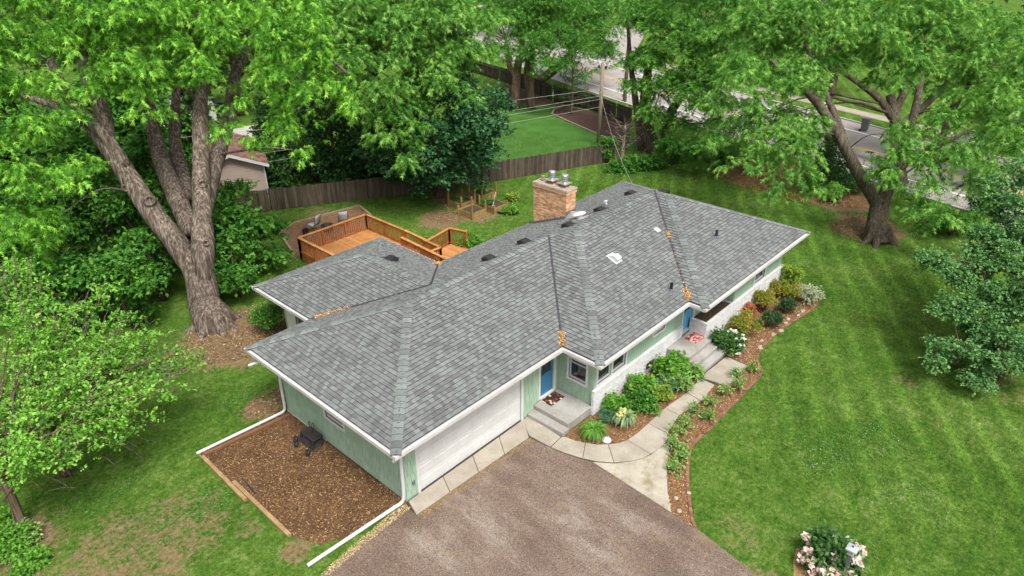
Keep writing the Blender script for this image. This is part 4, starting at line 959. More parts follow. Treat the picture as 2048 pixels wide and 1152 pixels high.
# ------------------------------------------------------------------ neighbour outbuilding and far things
M_rbrown = shingle_mat('brown_shingle', [(0, (.13, .07, .055)), (.5, (.19, .105, .08)), (1, (.25, .15, .115))])
M_pink = mat('beige_siding', (.38, .29, .25), (.43, .34, .29), 1, .8)
sh = empty('shed', (11.5, 31.5, 0), 'beige neighbour garage with brown shingle gable roof behind the big maple', 'garage')
sa = math.atan2(-.92, 1.95); 
def sp(a, b_, z):    # a along the gable wall (to the right), b back
    c_, s_ = math.cos(sa), math.sin(sa); return (10.7+a*c_-b_*s_, 29.75+a*s_+b_*c_, z)
hw, dp, ew, rz_ = 2.0, 5.5, 2.25, 3.05
mb = MB(); mb.add([sp(-hw, 0, 0), sp(hw, 0, 0), sp(hw, 0, ew), sp(0, 0, rz_-.06), sp(-hw, 0, ew), sp(-hw, dp, 0), sp(hw, dp, 0), sp(hw, dp, ew), sp(0, dp, rz_-.06), sp(-hw, dp, ew)], [(0,1,2,3,4),(9,8,7,6,5),(1,6,7,2),(5,0,4,9)]); wl_ = mb.build('wall', M_pink, sh)
for k in range(11):
    z0 = .15+k*.19; vs = [sp(-hw+.01, -.035, z0), sp(hw-.01, -.035, z0), sp(hw-.01, -.012, z0+.185), sp(-hw+.01, -.012, z0+.185), sp(-hw+.01, 0, z0), sp(hw-.01, 0, z0)]
    MB().add(vs, [(0,1,2,3),(0,4,5,1)]).build('siding_board', M_pink, wl_)
for k in range(4):
    z0 = 2.25+k*.19; q = hw*(1-(z0+.1-ew)/(rz_-ew)); MB().add([sp(-q, -.035, z0), sp(q, -.035, z0), sp(q*.8, -.012, z0+.185), sp(-q*.8, -.012, z0+.185)], [(0,1,2,3)]).build('siding_board', M_pink, wl_)
rf = MB()
for s_ in (-1, 1):
    a, b_, c_, d_ = sp(s_*(hw+.3), -.3, ew-.12), sp(s_*(hw+.3), dp+.3, ew-.12), sp(0, dp+.3, rz_+.02), sp(0, -.3, rz_+.02)
    rf.add([a, b_, c_, d_]+[(q[0], q[1], q[2]+.06) for q in (a, b_, c_, d_)], [(0,1,2,3),(7,6,5,4),(0,4,5,1),(3,7,4,0),(1,5,6,2)])
rfo = rf.build('roof', M_rbrown, sh); rows = MB()
for s_ in (-1, 1):
    for i in range(11):
        t0, t1 = i/11, (i+1)/11; j = 0.0
        while j < dp+.6:
            w_ = rr.uniform(.25, .45); j1 = min(dp+.6, j+w_)
            q = lambda t, b0, l_: sp(s_*(hw+.3)*(1-t), -.3+b0, ew-.12+(rz_+.14-ew)*t+.062+l_)
            rows.add([q(t0, j, .02), q(t0, j1, .02), q(t1, j1, .004), q(t1, j, .004), q(t0, j, 0), q(t0, j1, 0)], [(0,1,2,3),(0,4,5,1)]); j = j1+.004
tag(rows.build('shingle_field', M_rbrown, rfo), kind='stuff')
for s_ in (-1, 1): MB().bar(sp(s_*(hw+.3), -.33, ew-.10), sp(0, -.33, rz_+.02), .05, .17).build('fascia', M_white, sh)
for s_ in (-1, 1): MB().bar(sp(s_*(hw-.03), -.05, 0), sp(s_*(hw-.03), -.05, ew-.05), .1, .06).build('corner_board', M_white, sh)
# pale house glimpsed through the big maple
hb = empty('neighbour_house', (16, 52, 0), 'pale house wall glimpsed through the big maple', 'house')
M_pale = mat('pale_siding', (.62, .6, .57), (.7, .68, .65), 1, .8)
def NHp(a, b_, z): c_, s_ = math.cos(-.35), math.sin(-.35); return (14+a*c_-b_*s_, 52+a*s_+b_*c_, z)
mb = MB(); mb.add([NHp(0, 0, 0), NHp(6, 0, 0), NHp(6, 0, 3), NHp(0, 0, 3), NHp(0, 7, 0), NHp(6, 7, 0), NHp(6, 7, 3), NHp(0, 7, 3)], [(0,1,2,3),(1,5,6,2),(4,0,3,7),(5,4,7,6)]); nw = mb.build('wall', M_pale, hb)
mb = MB(); mb.add([NHp(-.5, -.5, 2.95), NHp(6.5, -.5, 2.95), NHp(6.5, 3.5, 4.8), NHp(-.5, 3.5, 4.8), NHp(6.5, 7.5, 2.95), NHp(-.5, 7.5, 2.95)], [(0,1,2,3),(3,2,4,5)]); mb.build('roof', M_rbrown, hb)
for a in (.8, 3.2):
    f = MB().add([NHp(a, -.04, .9), NHp(a+1.3, -.04, .9), NHp(a+1.3, -.04, 2.2), NHp(a, -.04, 2.2)], [(0,1,2,3)]).build('window', M_white, hb); MB().add([NHp(a+.1, -.05, 1.0), NHp(a+1.2, -.05, 1.0), NHp(a+1.2, -.05, 2.1), NHp(a+.1, -.05, 2.1)], [(0,1,2,3)]).build('pane', M_glass, f)
tag(MB().prism([(13.5, 40), (22, 41.5), (22, 46), (13, 46)], -.02, .01).build('neighbour_drive', mat('pale_drive', (.42, .39, .36), (.5, .47, .44), .8, .9)), kind='structure')
def bin_(x, y, m, label, h=1.05):
    e = empty('wheelie_bin', (x, y, 0), label, 'bin'); mb = MB(); a, b_ = .24, .3
    mb.add([(x-a, y-a, .06), (x+a, y-a, .06), (x+a, y+a, .06), (x-a, y+a, .06), (x-b_, y-b_, h), (x+b_, y-b_, h), (x+b_, y+b_, h), (x-b_, y+b_, h)], [(3,2,1,0),(4,5,6,7),(0,1,5,4),(1,2,6,5),(2,3,7,6),(3,0,4,7)]); mb.build('body', m, e)
    bevel(MB().box(x-.33, x+.33, y-.33, y+.35, h, h+.07).build('lid', m, e), .02)
    for s_ in (-1, 1): MB().tube([(x+s_*.25, y+.28, .1), (x+s_*.32, y+.28, .1)], .1, 12).build('wheel', M_black, e)
bin_(*g2(1728, 262), mat('grey_bin', (.16, .16, .17), rough=.6), 'grey wheeled bin at the far kerb seen between the right trees')
bin_(*g2(441, 228), mat('blue_bin', (.02, .035, .09), rough=.5), 'dark blue wheeled bin seen beyond the big maple')
# ------------------------------------------------------------------ FOLIAGE
def leaf_mat(name, cols, trans=.3, rough=.55, pv=.25, scale=.5, lift=1.0):
    m, nt, b = nodes(name); b.inputs['Roughness'].default_value = rough; b.inputs['Specular IOR Level'].default_value = .25
    a = nt.nodes.new('ShaderNodeAttribute'); a.attribute_name = 'tint'
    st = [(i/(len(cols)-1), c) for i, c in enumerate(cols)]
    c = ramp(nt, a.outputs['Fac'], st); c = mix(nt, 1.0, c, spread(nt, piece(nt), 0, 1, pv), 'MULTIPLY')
    c = mix(nt, 1.0, c, (1.38*lift, 1.27*lift, 1.2*lift), 'MULTIPLY') if lift else c
    L(nt, c, b.inputs['Base Color'])
    t = nt.nodes.new('ShaderNodeBsdfTranslucent'); L(nt, mix(nt, 1.0, c, (1.0, 1.0, .55), 'MULTIPLY'), t.inputs[0]); ms = nt.nodes.new('ShaderNodeMixShader'); ms.inputs[0].default_value = trans
    out = nt.nodes['Material Output']; L(nt, b.outputs[0], ms.inputs[1]); L(nt, t.outputs[0], ms.inputs[2]); L(nt, ms.outputs[0], out.inputs[0]); return m
def unit(a): return a/np.maximum(1e-9, np.linalg.norm(a, axis=-1, keepdims=True))
def leafmesh(name, C, R, n_leaves, size, style, m, rng, droop=.5, k=7, flat=.7, up=1.3, zlow=-.45, tint=(0, 1), spray=2.4, shell=.45, align=.55, mixw=(.30, .32, .38)):
    """leaves on shoots spread over pads (centres C, radii R)"""
    C = np.asarray(C, float); R = np.asarray(R, float); wgt = R**2; wgt = wgt/wgt.sum(); ns = max(1, n_leaves//k)
    ip = rng.choice(len(C), ns, p=wgt); padt = rng.random(len(C))
    z = rng.uniform(zlow, 1, ns); ph = rng.uniform(0, 2*np.pi, ns); s_ = np.sqrt(np.maximum(0, 1-z*z)); D = np.stack([s_*np.cos(ph), s_*np.sin(ph), z], -1)
    rf_ = rng.random(ns)**shell; B = C[ip]+D*(R[ip]*rf_)[:, None]*np.array([1, 1, flat])
    O = unit(D*np.array([1, 1, .45])+rng.normal(0, .35, (ns, 3))+np.array([0, 0, -droop])); ln = size*spray*rng.uniform(.6, 1.3, ns)
    t = (np.arange(k)+.5)/k
    P = B[:, None, :]+O[:, None, :]*(ln[:, None]*t[None, :])[..., None]
    n = ns*k; P = P.reshape(n, 3); O2 = np.repeat(O, k, 0)
    AX = unit(O2*align+unit(rng.normal(0, 1, (n, 3)))*.85+np.array([0, 0, -droop*.7]))
    NR = unit(np.array([0, 0, up])+unit(rng.normal(0, 1, (n, 3)))*.75); SD = unit(np.cross(AX, NR)); NR = np.cross(SD, AX)
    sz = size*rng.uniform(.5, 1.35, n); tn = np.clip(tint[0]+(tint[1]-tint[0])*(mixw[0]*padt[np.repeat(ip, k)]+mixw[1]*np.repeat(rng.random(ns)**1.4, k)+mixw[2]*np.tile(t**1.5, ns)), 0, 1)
    P = P+0; a = AX*sz[:, None]; s2 = SD*sz[:, None]; nn = NR*sz[:, None]; i0 = np.arange(n)
    if style == 'star':
        V = np.stack([P-s2*.11, P+s2*.11, P+a-nn*.12, P+a*.55-s2*.62-nn*.1, P+a*.55+s2*.62-nn*.1], 1).reshape(-1, 3); q = i0*5
        F = np.stack([np.stack([q, q+1, q+2], -1), np.stack([q, q+1, q+3], -1), np.stack([q, q+1, q+4], -1)], 1).reshape(-1, 3); tt = np.repeat(tn, 5)
    elif style == 'blade':
        V = np.stack([P-s2*.06, P+s2*.06, P+a], 1).reshape(-1, 3); q = i0*3; F = np.stack([q, q+1, q+2], -1); tt = np.repeat(tn, 3)
    else:
        wd = .34 if style == 'oval' else .46
        V = np.stack([P, P+a*.45+s2*wd+nn*.1, P+a, P+a*.45-s2*wd+nn*.1], 1).reshape(-1, 3); q = i0*4
        F = np.stack([np.stack([q, q+1, q+2], -1), np.stack([q, q+2, q+3], -1)], 1).reshape(-1, 3); tt = np.repeat(tn, 4)
    return mesh_np(name, V, F, m, tt)
def pads_in(lobes, rng, dens=2.6, pr=(.45, .85), inner=.45):
    C, R = [], []
    for (c, r_, *rest) in lobes:
        rz = rest[0] if rest else .8; n = max(3, int(dens*r_*r_*(1 if not rest else max(.7, rz))))
        d = unit(rng.normal(0, 1, (n, 3))); d[:, 2] = np.where(rng.random(n) < .6, np.abs(d[:, 2]), d[:, 2]); f = (inner+(1-inner)*rng.random(n)**.5)
        p_ = np.asarray(c)+d*(f*r_)[:, None]*np.array([1, 1, rz]); C.append(p_); R.append(rng.uniform(*pr, n)*min(1.25, .6+.25*r_))
    return np.concatenate(C), np.concatenate(R)
M_bark = None
def bark(name, c0, c1, c2, zs=.6):
    m, nt, b = nodes(name); b.inputs['Roughness'].default_value = .95; b.inputs['Specular IOR Level'].default_value = .1
    v = pos(nt, (11, 11, zs)); v2 = pos(nt, (1, 1, .5)); n1 = noise(nt, v, 1.0, 6, .68, .25); n2 = noise(nt, v2, 1.2, 4)
    c = ramp(nt, n1, [(.34, c0), (.5, c1), (.64, c2)]); c = mix(nt, 1.0, c, spread(nt, n2, .3, .7, .22), 'MULTIPLY'); L(nt, c, b.inputs['Base Color']); bump(nt, b, n1, 1.0, .12); return m
M_bark = bark('maple_bark', (.050, .039, .031), (.15, .117, .092), (.36, .30, .245)); M_barkd = bark('dark_bark', (.05, .04, .03), (.12, .095, .07), (.2, .165, .13)); M_barkb = bark('brown_bark', (.07, .045, .03), (.15, .10, .07), (.25, .19, .14))
def limb_path(pxs): return [at(*q[:3]) for q in pxs], [q[3] for q in pxs]
class Tree:
    def __init__(s, name, base, label, seed, bark, cat='tree', group=None):
        s.rng = np.random.default_rng(seed); s.rd = random.Random(seed); s.base = np.array(base, float); s.e = empty(name, tuple(s.base), label, cat, group); s.bark = bark; s.pts = []; s.rad = []
    def limb(s, pts, radii, name='limb', n=12, jit=.12, sub=5):
        R = smooth_path([(r_, 0, 0) for r_ in radii], sub); P = smooth_path(pts, sub); rad_ = [max(.01, q[0]) for q in R]
        MB().tube(P, rad_, n, jit=jit, rng=s.rd).build(name, s.bark, s.e, True); s.pts += P; s.rad += rad_; return s
    def trunk(s, pts, radii, roots=0, rr_=1.0):
        s.limb(pts, radii, 'trunk', 22, .1, 6)
        for k in range(roots):
            a = 2*math.pi*k/roots+s.rd.uniform(-.3, .3); d = np.array([math.cos(a), math.sin(a), 0]); b0 = np.array(pts[0], float); L_ = rr_*s.rd.uniform(.8, 1.3)
            q = [b0+d*radii[0]*.45+np.array([0, 0, .75]), b0+d*radii[0]*.85+np.array([0, 0, .28]), b0+d*(radii[0]+L_*.4)+np.array([0, 0, .06]), b0+d*(radii[0]+L_)+np.array([0, 0, -.08])]
            MB().tube(smooth_path(q, 4), [.34*radii[0]]*5+[.26*radii[0]]*4+[.12*radii[0]]*3+[.04] if False else list(np.linspace(.36, .08, 13)*radii[0]), 10, jit=.15, rng=s.rd).build('root', s.bark, s.e, True)
        return s
    def crown(s, lobes, leaves, size, style, m, dens=2.6, pr=(.45, .85), twigs=60, name='crown', **kw):
        C, R = pads_in(lobes, s.rng, dens, pr); me = leafmesh(name, C, R, leaves, size, style, m, s.rng, **kw); link(name, me, s.e)
        if twigs and s.pts:
            T = np.array(s.pts); mb = MB(); sel = s.rng.choice(len(C), min(twigs, len(C)), replace=False)
            for i in sel:
                c_ = C[i]; dd = np.linalg.norm(T-c_, axis=1)+np.maximum(0, T[:, 2]-c_[2]+.3)*1.5; j = int(np.argmin(dd)); a = T[j]; L_ = np.linalg.norm(c_-a)
                if L_ < .3: continue
                mid = (a+c_)/2+np.array([s.rng.normal(0, .12)*L_, s.rng.normal(0, .12)*L_, .12*L_]); r0 = min(s.rad[j]*.5, .015+.01*L_)
                mb.tube(smooth_path([a, mid, c_+s.rng.normal(0, .1, 3)], 4), list(np.linspace(r0, .012, 9)), 5, False)
            if mb.v: tag(mb.build('branches', s.bark, s.e, True), kind='stuff')
        return s
def LB(lst): return [(at(u, v, d), r_) for (u, v, d, r_) in lst]

SM = [(.020, .088, .010), (.050, .18, .015), (.112, .33, .030), (.26, .55, .075)]
M_silver = leaf_mat('silver_maple_leaf', SM, .38)
M_silver2 = leaf_mat('far_maple_leaf', [(.022, .095, .014), (.054, .19, .025), (.110, .30, .045), (.23, .46, .10)], .4, lift=.95)
M_norway = leaf_mat('norway_maple_leaf', [(.010, .050, .016), (.021, .085, .028), (.040, .125, .045), (.075, .185, .075)], .2)
M_locust = leaf_mat('hawthorn_leaf', [(.038, .135, .016), (.08, .235, .026), (.14, .345, .045), (.24, .47, .09)], .38)
M_lilac = leaf_mat('lilac_leaf', [(.018, .080, .012), (.035, .135, .018), (.065, .20, .026), (.12, .29, .045)], .3)
M_thuja = leaf_mat('arborvitae_leaf', [(.014, .052, .013), (.028, .085, .02), (.045, .12, .028)], .15)
M_bluish = leaf_mat('bluish_leaf', [(.022, .085, .024), (.042, .135, .038), (.075, .195, .058), (.13, .275, .09)], .28)
M_far = leaf_mat('far_leaf', [(.02, .06, .014), (.04, .10, .02), (.075, .15, .03)], .3)

# --- big silver maple
t = Tree('silver_maple', (2.0, 15.75, 0), 'huge silver maple with pale forked trunk left of the house', 5, M_bark); bd = 32.2
t.trunk([(2.0, 15.75, -.1), (1.95, 15.8, .5), at(410, 610, 32.3), at(404, 570, 32.2), at(396, 528, 32.2), at(390, 500, 32.2)], [.90, .80, .70, .68, .68, .42], 7, .7)
t.limb([at(400, 578, 32.3), at(375, 525, 32.2), at(348, 480, 32), at(316, 440, 31.8), at(289, 402, 31.6), at(266, 368, 31.4), at(234, 318, 31.2), at(204, 275, 31), at(172, 238, 30.8), at(140, 200, 30.5), at(100, 120, 30.5)], [.22, .44, .50, .47, .46, .44, .42, .39, .33, .27, .16], n=20)
t.limb([at(218, 290, 31), at(208, 240, 31), at(192, 190, 31), at(172, 140, 31), at(168, 40, 31), at(160, -60, 31)], [.3, .34, .33, .3, .25, .18], n=14)
t.limb([at(408, 580, 32), at(406, 525, 31.8), at(405, 480, 31.7), at(404, 430, 31.7), at(403, 380, 31.8), at(402, 320, 31.9), at(401, 240, 32), at(399, 170, 32.2), at(390, 60, 32.5), at(395, -60, 33)], [.22, .46, .49, .42, .40, .37, .34, .31, .26, .16], n=20)
t.limb([at(408, 440, 32.2), at(418, 380, 32.4), at(430, 330, 32.7), at(446, 275, 33), at(462, 220, 33.2), at(470, 150, 33.5), at(520, 60, 34)], [.3, .36, .37, .35, .3, .24, .16], n=14)
t.limb([at(385, 470, 33.2), at(355, 400, 33.8), at(330, 340, 34.2), at(312, 285, 34.5), at(300, 220, 34.6), at(280, 140, 35)], [.4, .46, .42, .36, .3, .2], n=14)
t.limb([at(372, 400, 34.5), at(365, 350, 35), at(352, 300, 35.4), at(350, 230, 35.6), at(355, 150, 36)], [.35, .36, .32, .25, .15], n=12)
t.limb([at(250, 335, 31.2), at(200, 260, 30.6), at(120, 215, 30), at(40, 190, 29.5)], [.3, .26, .2, .1])
t.limb([at(465, 200, 33), at(560, 130, 32), at(640, 110, 31.5), at(700, 150, 31)], [.2, .18, .12, .05])
for u, v, d, r_, dx in ((299, 402, 31.15, .26, 0), (252, 376, 31.0, .18, 0), (405, 368, 31.4, .2, 0), (412, 486, 31.25, .14, 0)):      # old pruning scars
    c_ = at(u, v, d); ax = Vector(unit(CAM-c_+np.array([0, 0, -6.0]))); tt = ax.orthogonal().normalized(); uu = ax.cross(tt); Mx = Matrix(((tt.x, uu.x, ax.x, c_[0]), (tt.y, uu.y, ax.y, c_[1]), (tt.z, uu.z, ax.z, c_[2]), (0, 0, 0, 1)))
    MB().lathe(0, 0, [(r_*1.15, -.3), (r_*1.0, -.06), (r_*.85, .02), (r_*.65, .0), (r_*.5, -.06), (.02, -.09)], 16, Mx).build('branch_scar', M_bark, t.e, True)
LM = LB([(40, 300, 28.5, 1.6), (95, 385, 28.5, 1.5), (25, 450, 28, 1.5), (110, 470, 28.8, 1.0), (150, 340, 29, 1.1), (20, 200, 29, 1.8), (105, 250, 29, 1.3), (55, 520, 28.5, .8),
         (60, 120, 30, 2.2), (170, 100, 29.5, 1.9), (290, 110, 31, 2.0), (250, 30, 30, 2.4), (100, 10, 30, 2.5), (370, 50, 31.5, 2.4), (300, 190, 29.8, 1.1), (215, 200, 29.6, 1.1), (30, 30, 31, 2.4), (245, 150, 29, 1.2), (350, 130, 30, 1.3),
         (435, 140, 31, 1.3), (500, 80, 31, 2.0), (560, 150, 30, 1.7), (520, 20, 32, 2.4), (590, 220, 30.3, 1.2), (650, 200, 30, 1.3), (560, 255, 30.5, .9), (490, 215, 30.6, .9), (610, 265, 30.6, .8), (470, 260, 30.3, .7), (500, 290, 30.4, .45), (440, 20, 31, 2), (680, 215, 29.8, .6), (600, 80, 31, 2.0), (640, 130, 31, 1.5), (200, -40, 31, 2.5), (600, 310, 30.5, .35), (180, 165, 30.2, .9), (395, 150, 31, 1.0), (120, 170, 29.6, 1.0), (340, 165, 30.5, .8)])
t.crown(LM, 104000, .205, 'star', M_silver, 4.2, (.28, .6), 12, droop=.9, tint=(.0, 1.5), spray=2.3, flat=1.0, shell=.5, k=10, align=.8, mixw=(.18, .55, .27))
# --- second silver maple behind the fence
t = Tree('silver_maple', (*g2(735, 350), 0), 'second tall silver maple hanging over the fence behind the deck', 6, M_barkd)
b_ = t.base; t.trunk([b_, at(735, 250, 45), at(745, 120, 44), at(760, -20, 43)], [.5, .42, .34, .2]); t.limb([at(742, 150, 44.5), at(820, 90, 43), at(900, 40, 43)], [.25, .18, .08]); t.limb([at(738, 200, 45), at(770, 220, 42), at(790, 260, 40)], [.2, .15, .05])
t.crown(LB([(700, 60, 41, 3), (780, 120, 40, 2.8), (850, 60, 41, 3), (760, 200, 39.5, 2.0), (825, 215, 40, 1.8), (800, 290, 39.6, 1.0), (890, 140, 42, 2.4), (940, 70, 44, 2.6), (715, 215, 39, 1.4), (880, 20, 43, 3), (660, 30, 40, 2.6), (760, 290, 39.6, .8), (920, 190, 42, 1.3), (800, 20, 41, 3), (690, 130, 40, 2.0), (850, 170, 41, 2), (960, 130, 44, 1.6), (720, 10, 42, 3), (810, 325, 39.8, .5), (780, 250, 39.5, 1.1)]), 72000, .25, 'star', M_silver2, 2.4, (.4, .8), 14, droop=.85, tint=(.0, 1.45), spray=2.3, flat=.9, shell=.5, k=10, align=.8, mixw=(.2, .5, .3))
# --- dense dark maple by the garden beds
t = Tree('norway_maple', (*g2(880, 394), 0), 'dense round dark green maple beside the raised garden beds', 8, M_barkd); b_ = t.base
t.trunk([b_, b_+np.array([0, 0, 1.0]), b_+np.array([.1, .1, 3.5]), b_+np.array([.1, .2, 6])], [.24, .2, .15, .06], 4, .3)
cc = b_+np.array([.0, .2, 4.45]); lob = [(cc+np.array(d)*np.array([3.8, 3.8, 2.7]), 1.4, .8) for d in unit(np.random.default_rng(3).normal(0, 1, (46, 3)))]
lob += [(b_+np.array([2.4*math.cos(a), 2.4*math.sin(a), 1.75]), 1.1, .7) for a in np.linspace(0, 6.28, 12)[:-1]]+[(cc+np.array([.6, -.8, 2.6]), 1.3), (cc, 2.4)]
t.crown(lob, 56000, .18, 'broad', M_norway, 3.2, (.5, .8), 20, droop=.35, tint=(0, 1.1), zlow=-.2)
# --- right front silver maple
rb = np.array([32.0, -3.45, 0]); t = Tree('silver_maple', rb, 'spreading silver maple with leaning limbs on the right lawn edge', 9, M_barkd)
t.trunk([rb+np.array([0, 0, -.1]), at(1753, 455, 40), at(1757, 425, 40), at(1762, 400, 40)], [.85, .58, .52, .5], 7, .6)
t.limb([at(1760, 420, 40), at(1745, 392, 39.8), at(1720, 352, 39.3), at(1690, 295, 38.8), at(1655, 235, 38.3), at(1625, 195, 38), at(1590, 160, 38), at(1540, 120, 38)], [.36, .36, .33, .3, .26, .22, .16, .08], n=14)
t.limb([at(1700, 310, 38.9), at(1678, 250, 38.8), at(1640, 160, 39), at(1600, 60, 39)], [.18, .2, .14, .08])
t.limb([at(1764, 410, 40), at(1775, 375, 40), at(1795, 330, 40), at(1812, 280, 40), at(1830, 220, 40), at(1850, 120, 40)], [.36, .36, .3, .27, .22, .12], n=14)
t.limb([at(1790, 345, 40), at(1830, 315, 39.5), at(1880, 290, 39), at(1940, 260, 38.5)], [.2, .2, .15, .07])
t.limb([at(1880, 290, 40.5), at(1905, 220, 41), at(1950, 150, 41), at(2000, 100, 41)], [.18, .2, .16, .08])
t.crown(LB([(1430, 300, 38, .9), (1470, 335, 37.5, .7), (1560, 320, 37, 1.3), (1610, 330, 36.8, 1.0), (1570, 385, 36.4, .9), (1560, 250, 37.5, 1.5), (1610, 180, 38, 1.7), (1500, 170, 38.5, 2.2), (1700, 90, 39, 2.2), (1800, 120, 39, 1.9), (1900, 80, 40, 2.3), (1975, 190, 39, 2.0), (1905, 245, 38.2, 1.2), (1830, 330, 37.5, 1.2), (1790, 290, 37.2, .8),
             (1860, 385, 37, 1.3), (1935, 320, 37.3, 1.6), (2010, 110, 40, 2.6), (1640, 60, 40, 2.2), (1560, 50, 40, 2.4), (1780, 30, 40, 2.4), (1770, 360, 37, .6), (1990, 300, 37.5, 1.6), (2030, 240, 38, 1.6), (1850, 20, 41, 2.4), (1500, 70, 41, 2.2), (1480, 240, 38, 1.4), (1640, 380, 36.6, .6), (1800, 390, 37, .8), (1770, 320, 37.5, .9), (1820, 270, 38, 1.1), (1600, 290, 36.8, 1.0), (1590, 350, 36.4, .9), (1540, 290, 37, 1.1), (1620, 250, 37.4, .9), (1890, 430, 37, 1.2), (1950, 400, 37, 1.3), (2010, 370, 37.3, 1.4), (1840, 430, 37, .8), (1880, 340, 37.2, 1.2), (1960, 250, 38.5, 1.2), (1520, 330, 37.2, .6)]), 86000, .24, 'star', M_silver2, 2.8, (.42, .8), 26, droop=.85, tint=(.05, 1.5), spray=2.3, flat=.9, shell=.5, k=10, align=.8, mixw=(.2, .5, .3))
# --- another maple behind it, before the road
qb = np.array([43.0, -1.5, 0]); t = Tree('silver_maple', qb, 'silver maple with upright stems behind the spreading one, at the road verge', 12, M_barkd)
t.trunk([qb, at(1792, 290, 50.5), at(1790, 240, 50.5), at(1780, 190, 50.5)], [.5, .42, .38, .3]); t.limb([at(1790, 245, 50.5), at(1760, 200, 50), at(1715, 165, 49.5), at(1660, 130, 49)], [.3, .25, .18, .08]); t.limb([at(1788, 230, 50.5), at(1812, 170, 50.5), at(1822, 90, 50.5), at(1830, 0, 51)], [.3, .26, .2, .1]); t.limb([at(1790, 260, 50.5), at(1850, 210, 50), at(1930, 130, 50), at(1990, 40, 50)], [.25, .24, .18, .1])
t.crown(LB([(1760, 70, 50, 2.6), (1850, 140, 50, 2.6), (1930, 190, 49, 2.3), (1985, 80, 51, 3), (1700, 40, 51, 2.8), (1620, 100, 49, 2.4), (2035, 170, 50, 2.8), (1880, 50, 51, 3), (1555, 170, 48, 2), (1885, 240, 48.5, 1.5), (1990, 290, 47, 1.8), (1965, 350, 46, 1.3), (1660, 140, 48.5, 1.6), (1520, 110, 48.5, 2.2), (2040, 290, 47, 1.6), (1590, 230, 47, 1.6), (1540, 250, 46.5, 1.5), (1500, 290, 46, 1.2), (1730, 120, 49.5, 1.4), (1810, 40, 50, 2.4), (1620, 280, 46, 1.1), (1920, 290, 47, 1.2), (1570, 30, 50, 2.6), (2010, 230, 48, 1.6), (1860, 300, 47, .8)]), 60000, .28, 'star', M_silver2, 2.2, (.42, .85), 20, droop=.8, tint=(.05, 1.5), spray=2.3, flat=.9, shell=.5, k=10, align=.8, mixw=(.2, .5, .3))
# --- tree right of the service pole
gb = np.array([38.3, 15.2, 0]); t = Tree('silver_maple', gb, 'tall silver maple with several stems beyond the far house corner', 10, M_barkd)
t.trunk([gb, at(1297, 270, 55), at(1290, 210, 55), at(1300, 100, 54)], [.75, .55, .45, .25], 5, .4); t.limb([gb+np.array([.6, -.9, 0]), at(1330, 250, 53.5), at(1375, 170, 52), at(1420, 80, 51)], [.5, .38, .28, .12]); t.limb([gb+np.array([-.5, .9, 0]), at(1276, 240, 55), at(1262, 130, 55), at(1255, 40, 55)], [.35, .28, .2, .1])
t.crown(LB([(1300, 70, 53, 2.6), (1380, 110, 51, 3), (1300, 180, 52, 1.8), (1395, 215, 49.5, 2.3), (1345, 270, 50, 1.3), (1440, 50, 50, 3), (1285, 20, 54, 2.2), (1360, 15, 52, 3), (1415, 290, 48.5, 1.2), (1320, 235, 52, 1.3), (1440, 150, 49, 2.3), (1450, 240, 48.5, 1.6), (1480, 300, 48, 1.0), (1275, 130, 53, 1.2), (1380, 310, 49.5, .7), (1300, 130, 52, 1.6), (1350, 170, 51, 2)]), 50000, .28, 'star', M_silver2, 2.2, (.5, .95), 20, droop=.65, tint=(.05, 1.1))
# --- trees in the far yard
def yard_tree(bx, lobs, label, leaves, trunks, seed, size=.26):
    t = Tree('shade_tree', (*bx, 0), label, seed, M_barkb); b_ = t.base
    for i, (pts, r_) in enumerate(trunks): (t.trunk if i == 0 else t.limb)([b_+np.array([.3*i, 0, 0])]+[at(*q) for q in pts], r_)
    t.crown(LB(lobs), leaves, size, 'star', M_silver2, 2.0, (.6, 1.1), 40, droop=.6, tint=(0, 1.0))
yard_tree(g2(1030, 218), [(1010, 60, 66, 3), (985, 110, 64, 2), (1060, 30, 66, 3), (1030, 100, 65, 2), (1000, 10, 68, 3.4), (960, 60, 64, 2.4)], 'shade tree with pale forked trunk inside the far fence', 22000, [([(1032, 175, 66), (1036, 130, 66), (1050, 60, 66)], [.5, .42, .36, .2]), ([(1035, 165, 66), (1018, 130, 66), (1012, 80, 66)], [.2, .28, .25, .12])], 21)
yard_tree(g2(1062, 217), [(1080, 100, 64, 2.2), (1110, 130, 63, 1.7), (1090, 60, 65, 2.4), (1120, 90, 64, 2.2), (1070, 130, 63, 1.3), (1100, 20, 66, 3), (1050, 40, 66, 2.5)], 'shade tree with two straight trunks at the mulch bed of the far yard', 22000, [([(1062, 160, 66), (1064, 110, 66), (1075, 40, 66)], [.36, .32, .28, .15]), ([(1052, 160, 66), (1055, 100, 66)], [.2, .2, .15])], 22)
yard_tree((50.0, 38.0), [(1150, 70, 72, 3.4), (1180, 100, 72, 2.6), (1200, 40, 74, 3.2), (1140, 20, 74, 3.6), (1170, 150, 70, 1.2), (1210, 90, 74, 1.8), (1120, 50, 74, 3), (1190, -10, 76, 4)], 'large dark shade tree standing over the road', 30000, [([(1140, 110, 73), (1160, 40, 73)], [.5, .4, .3])], 23, .3)
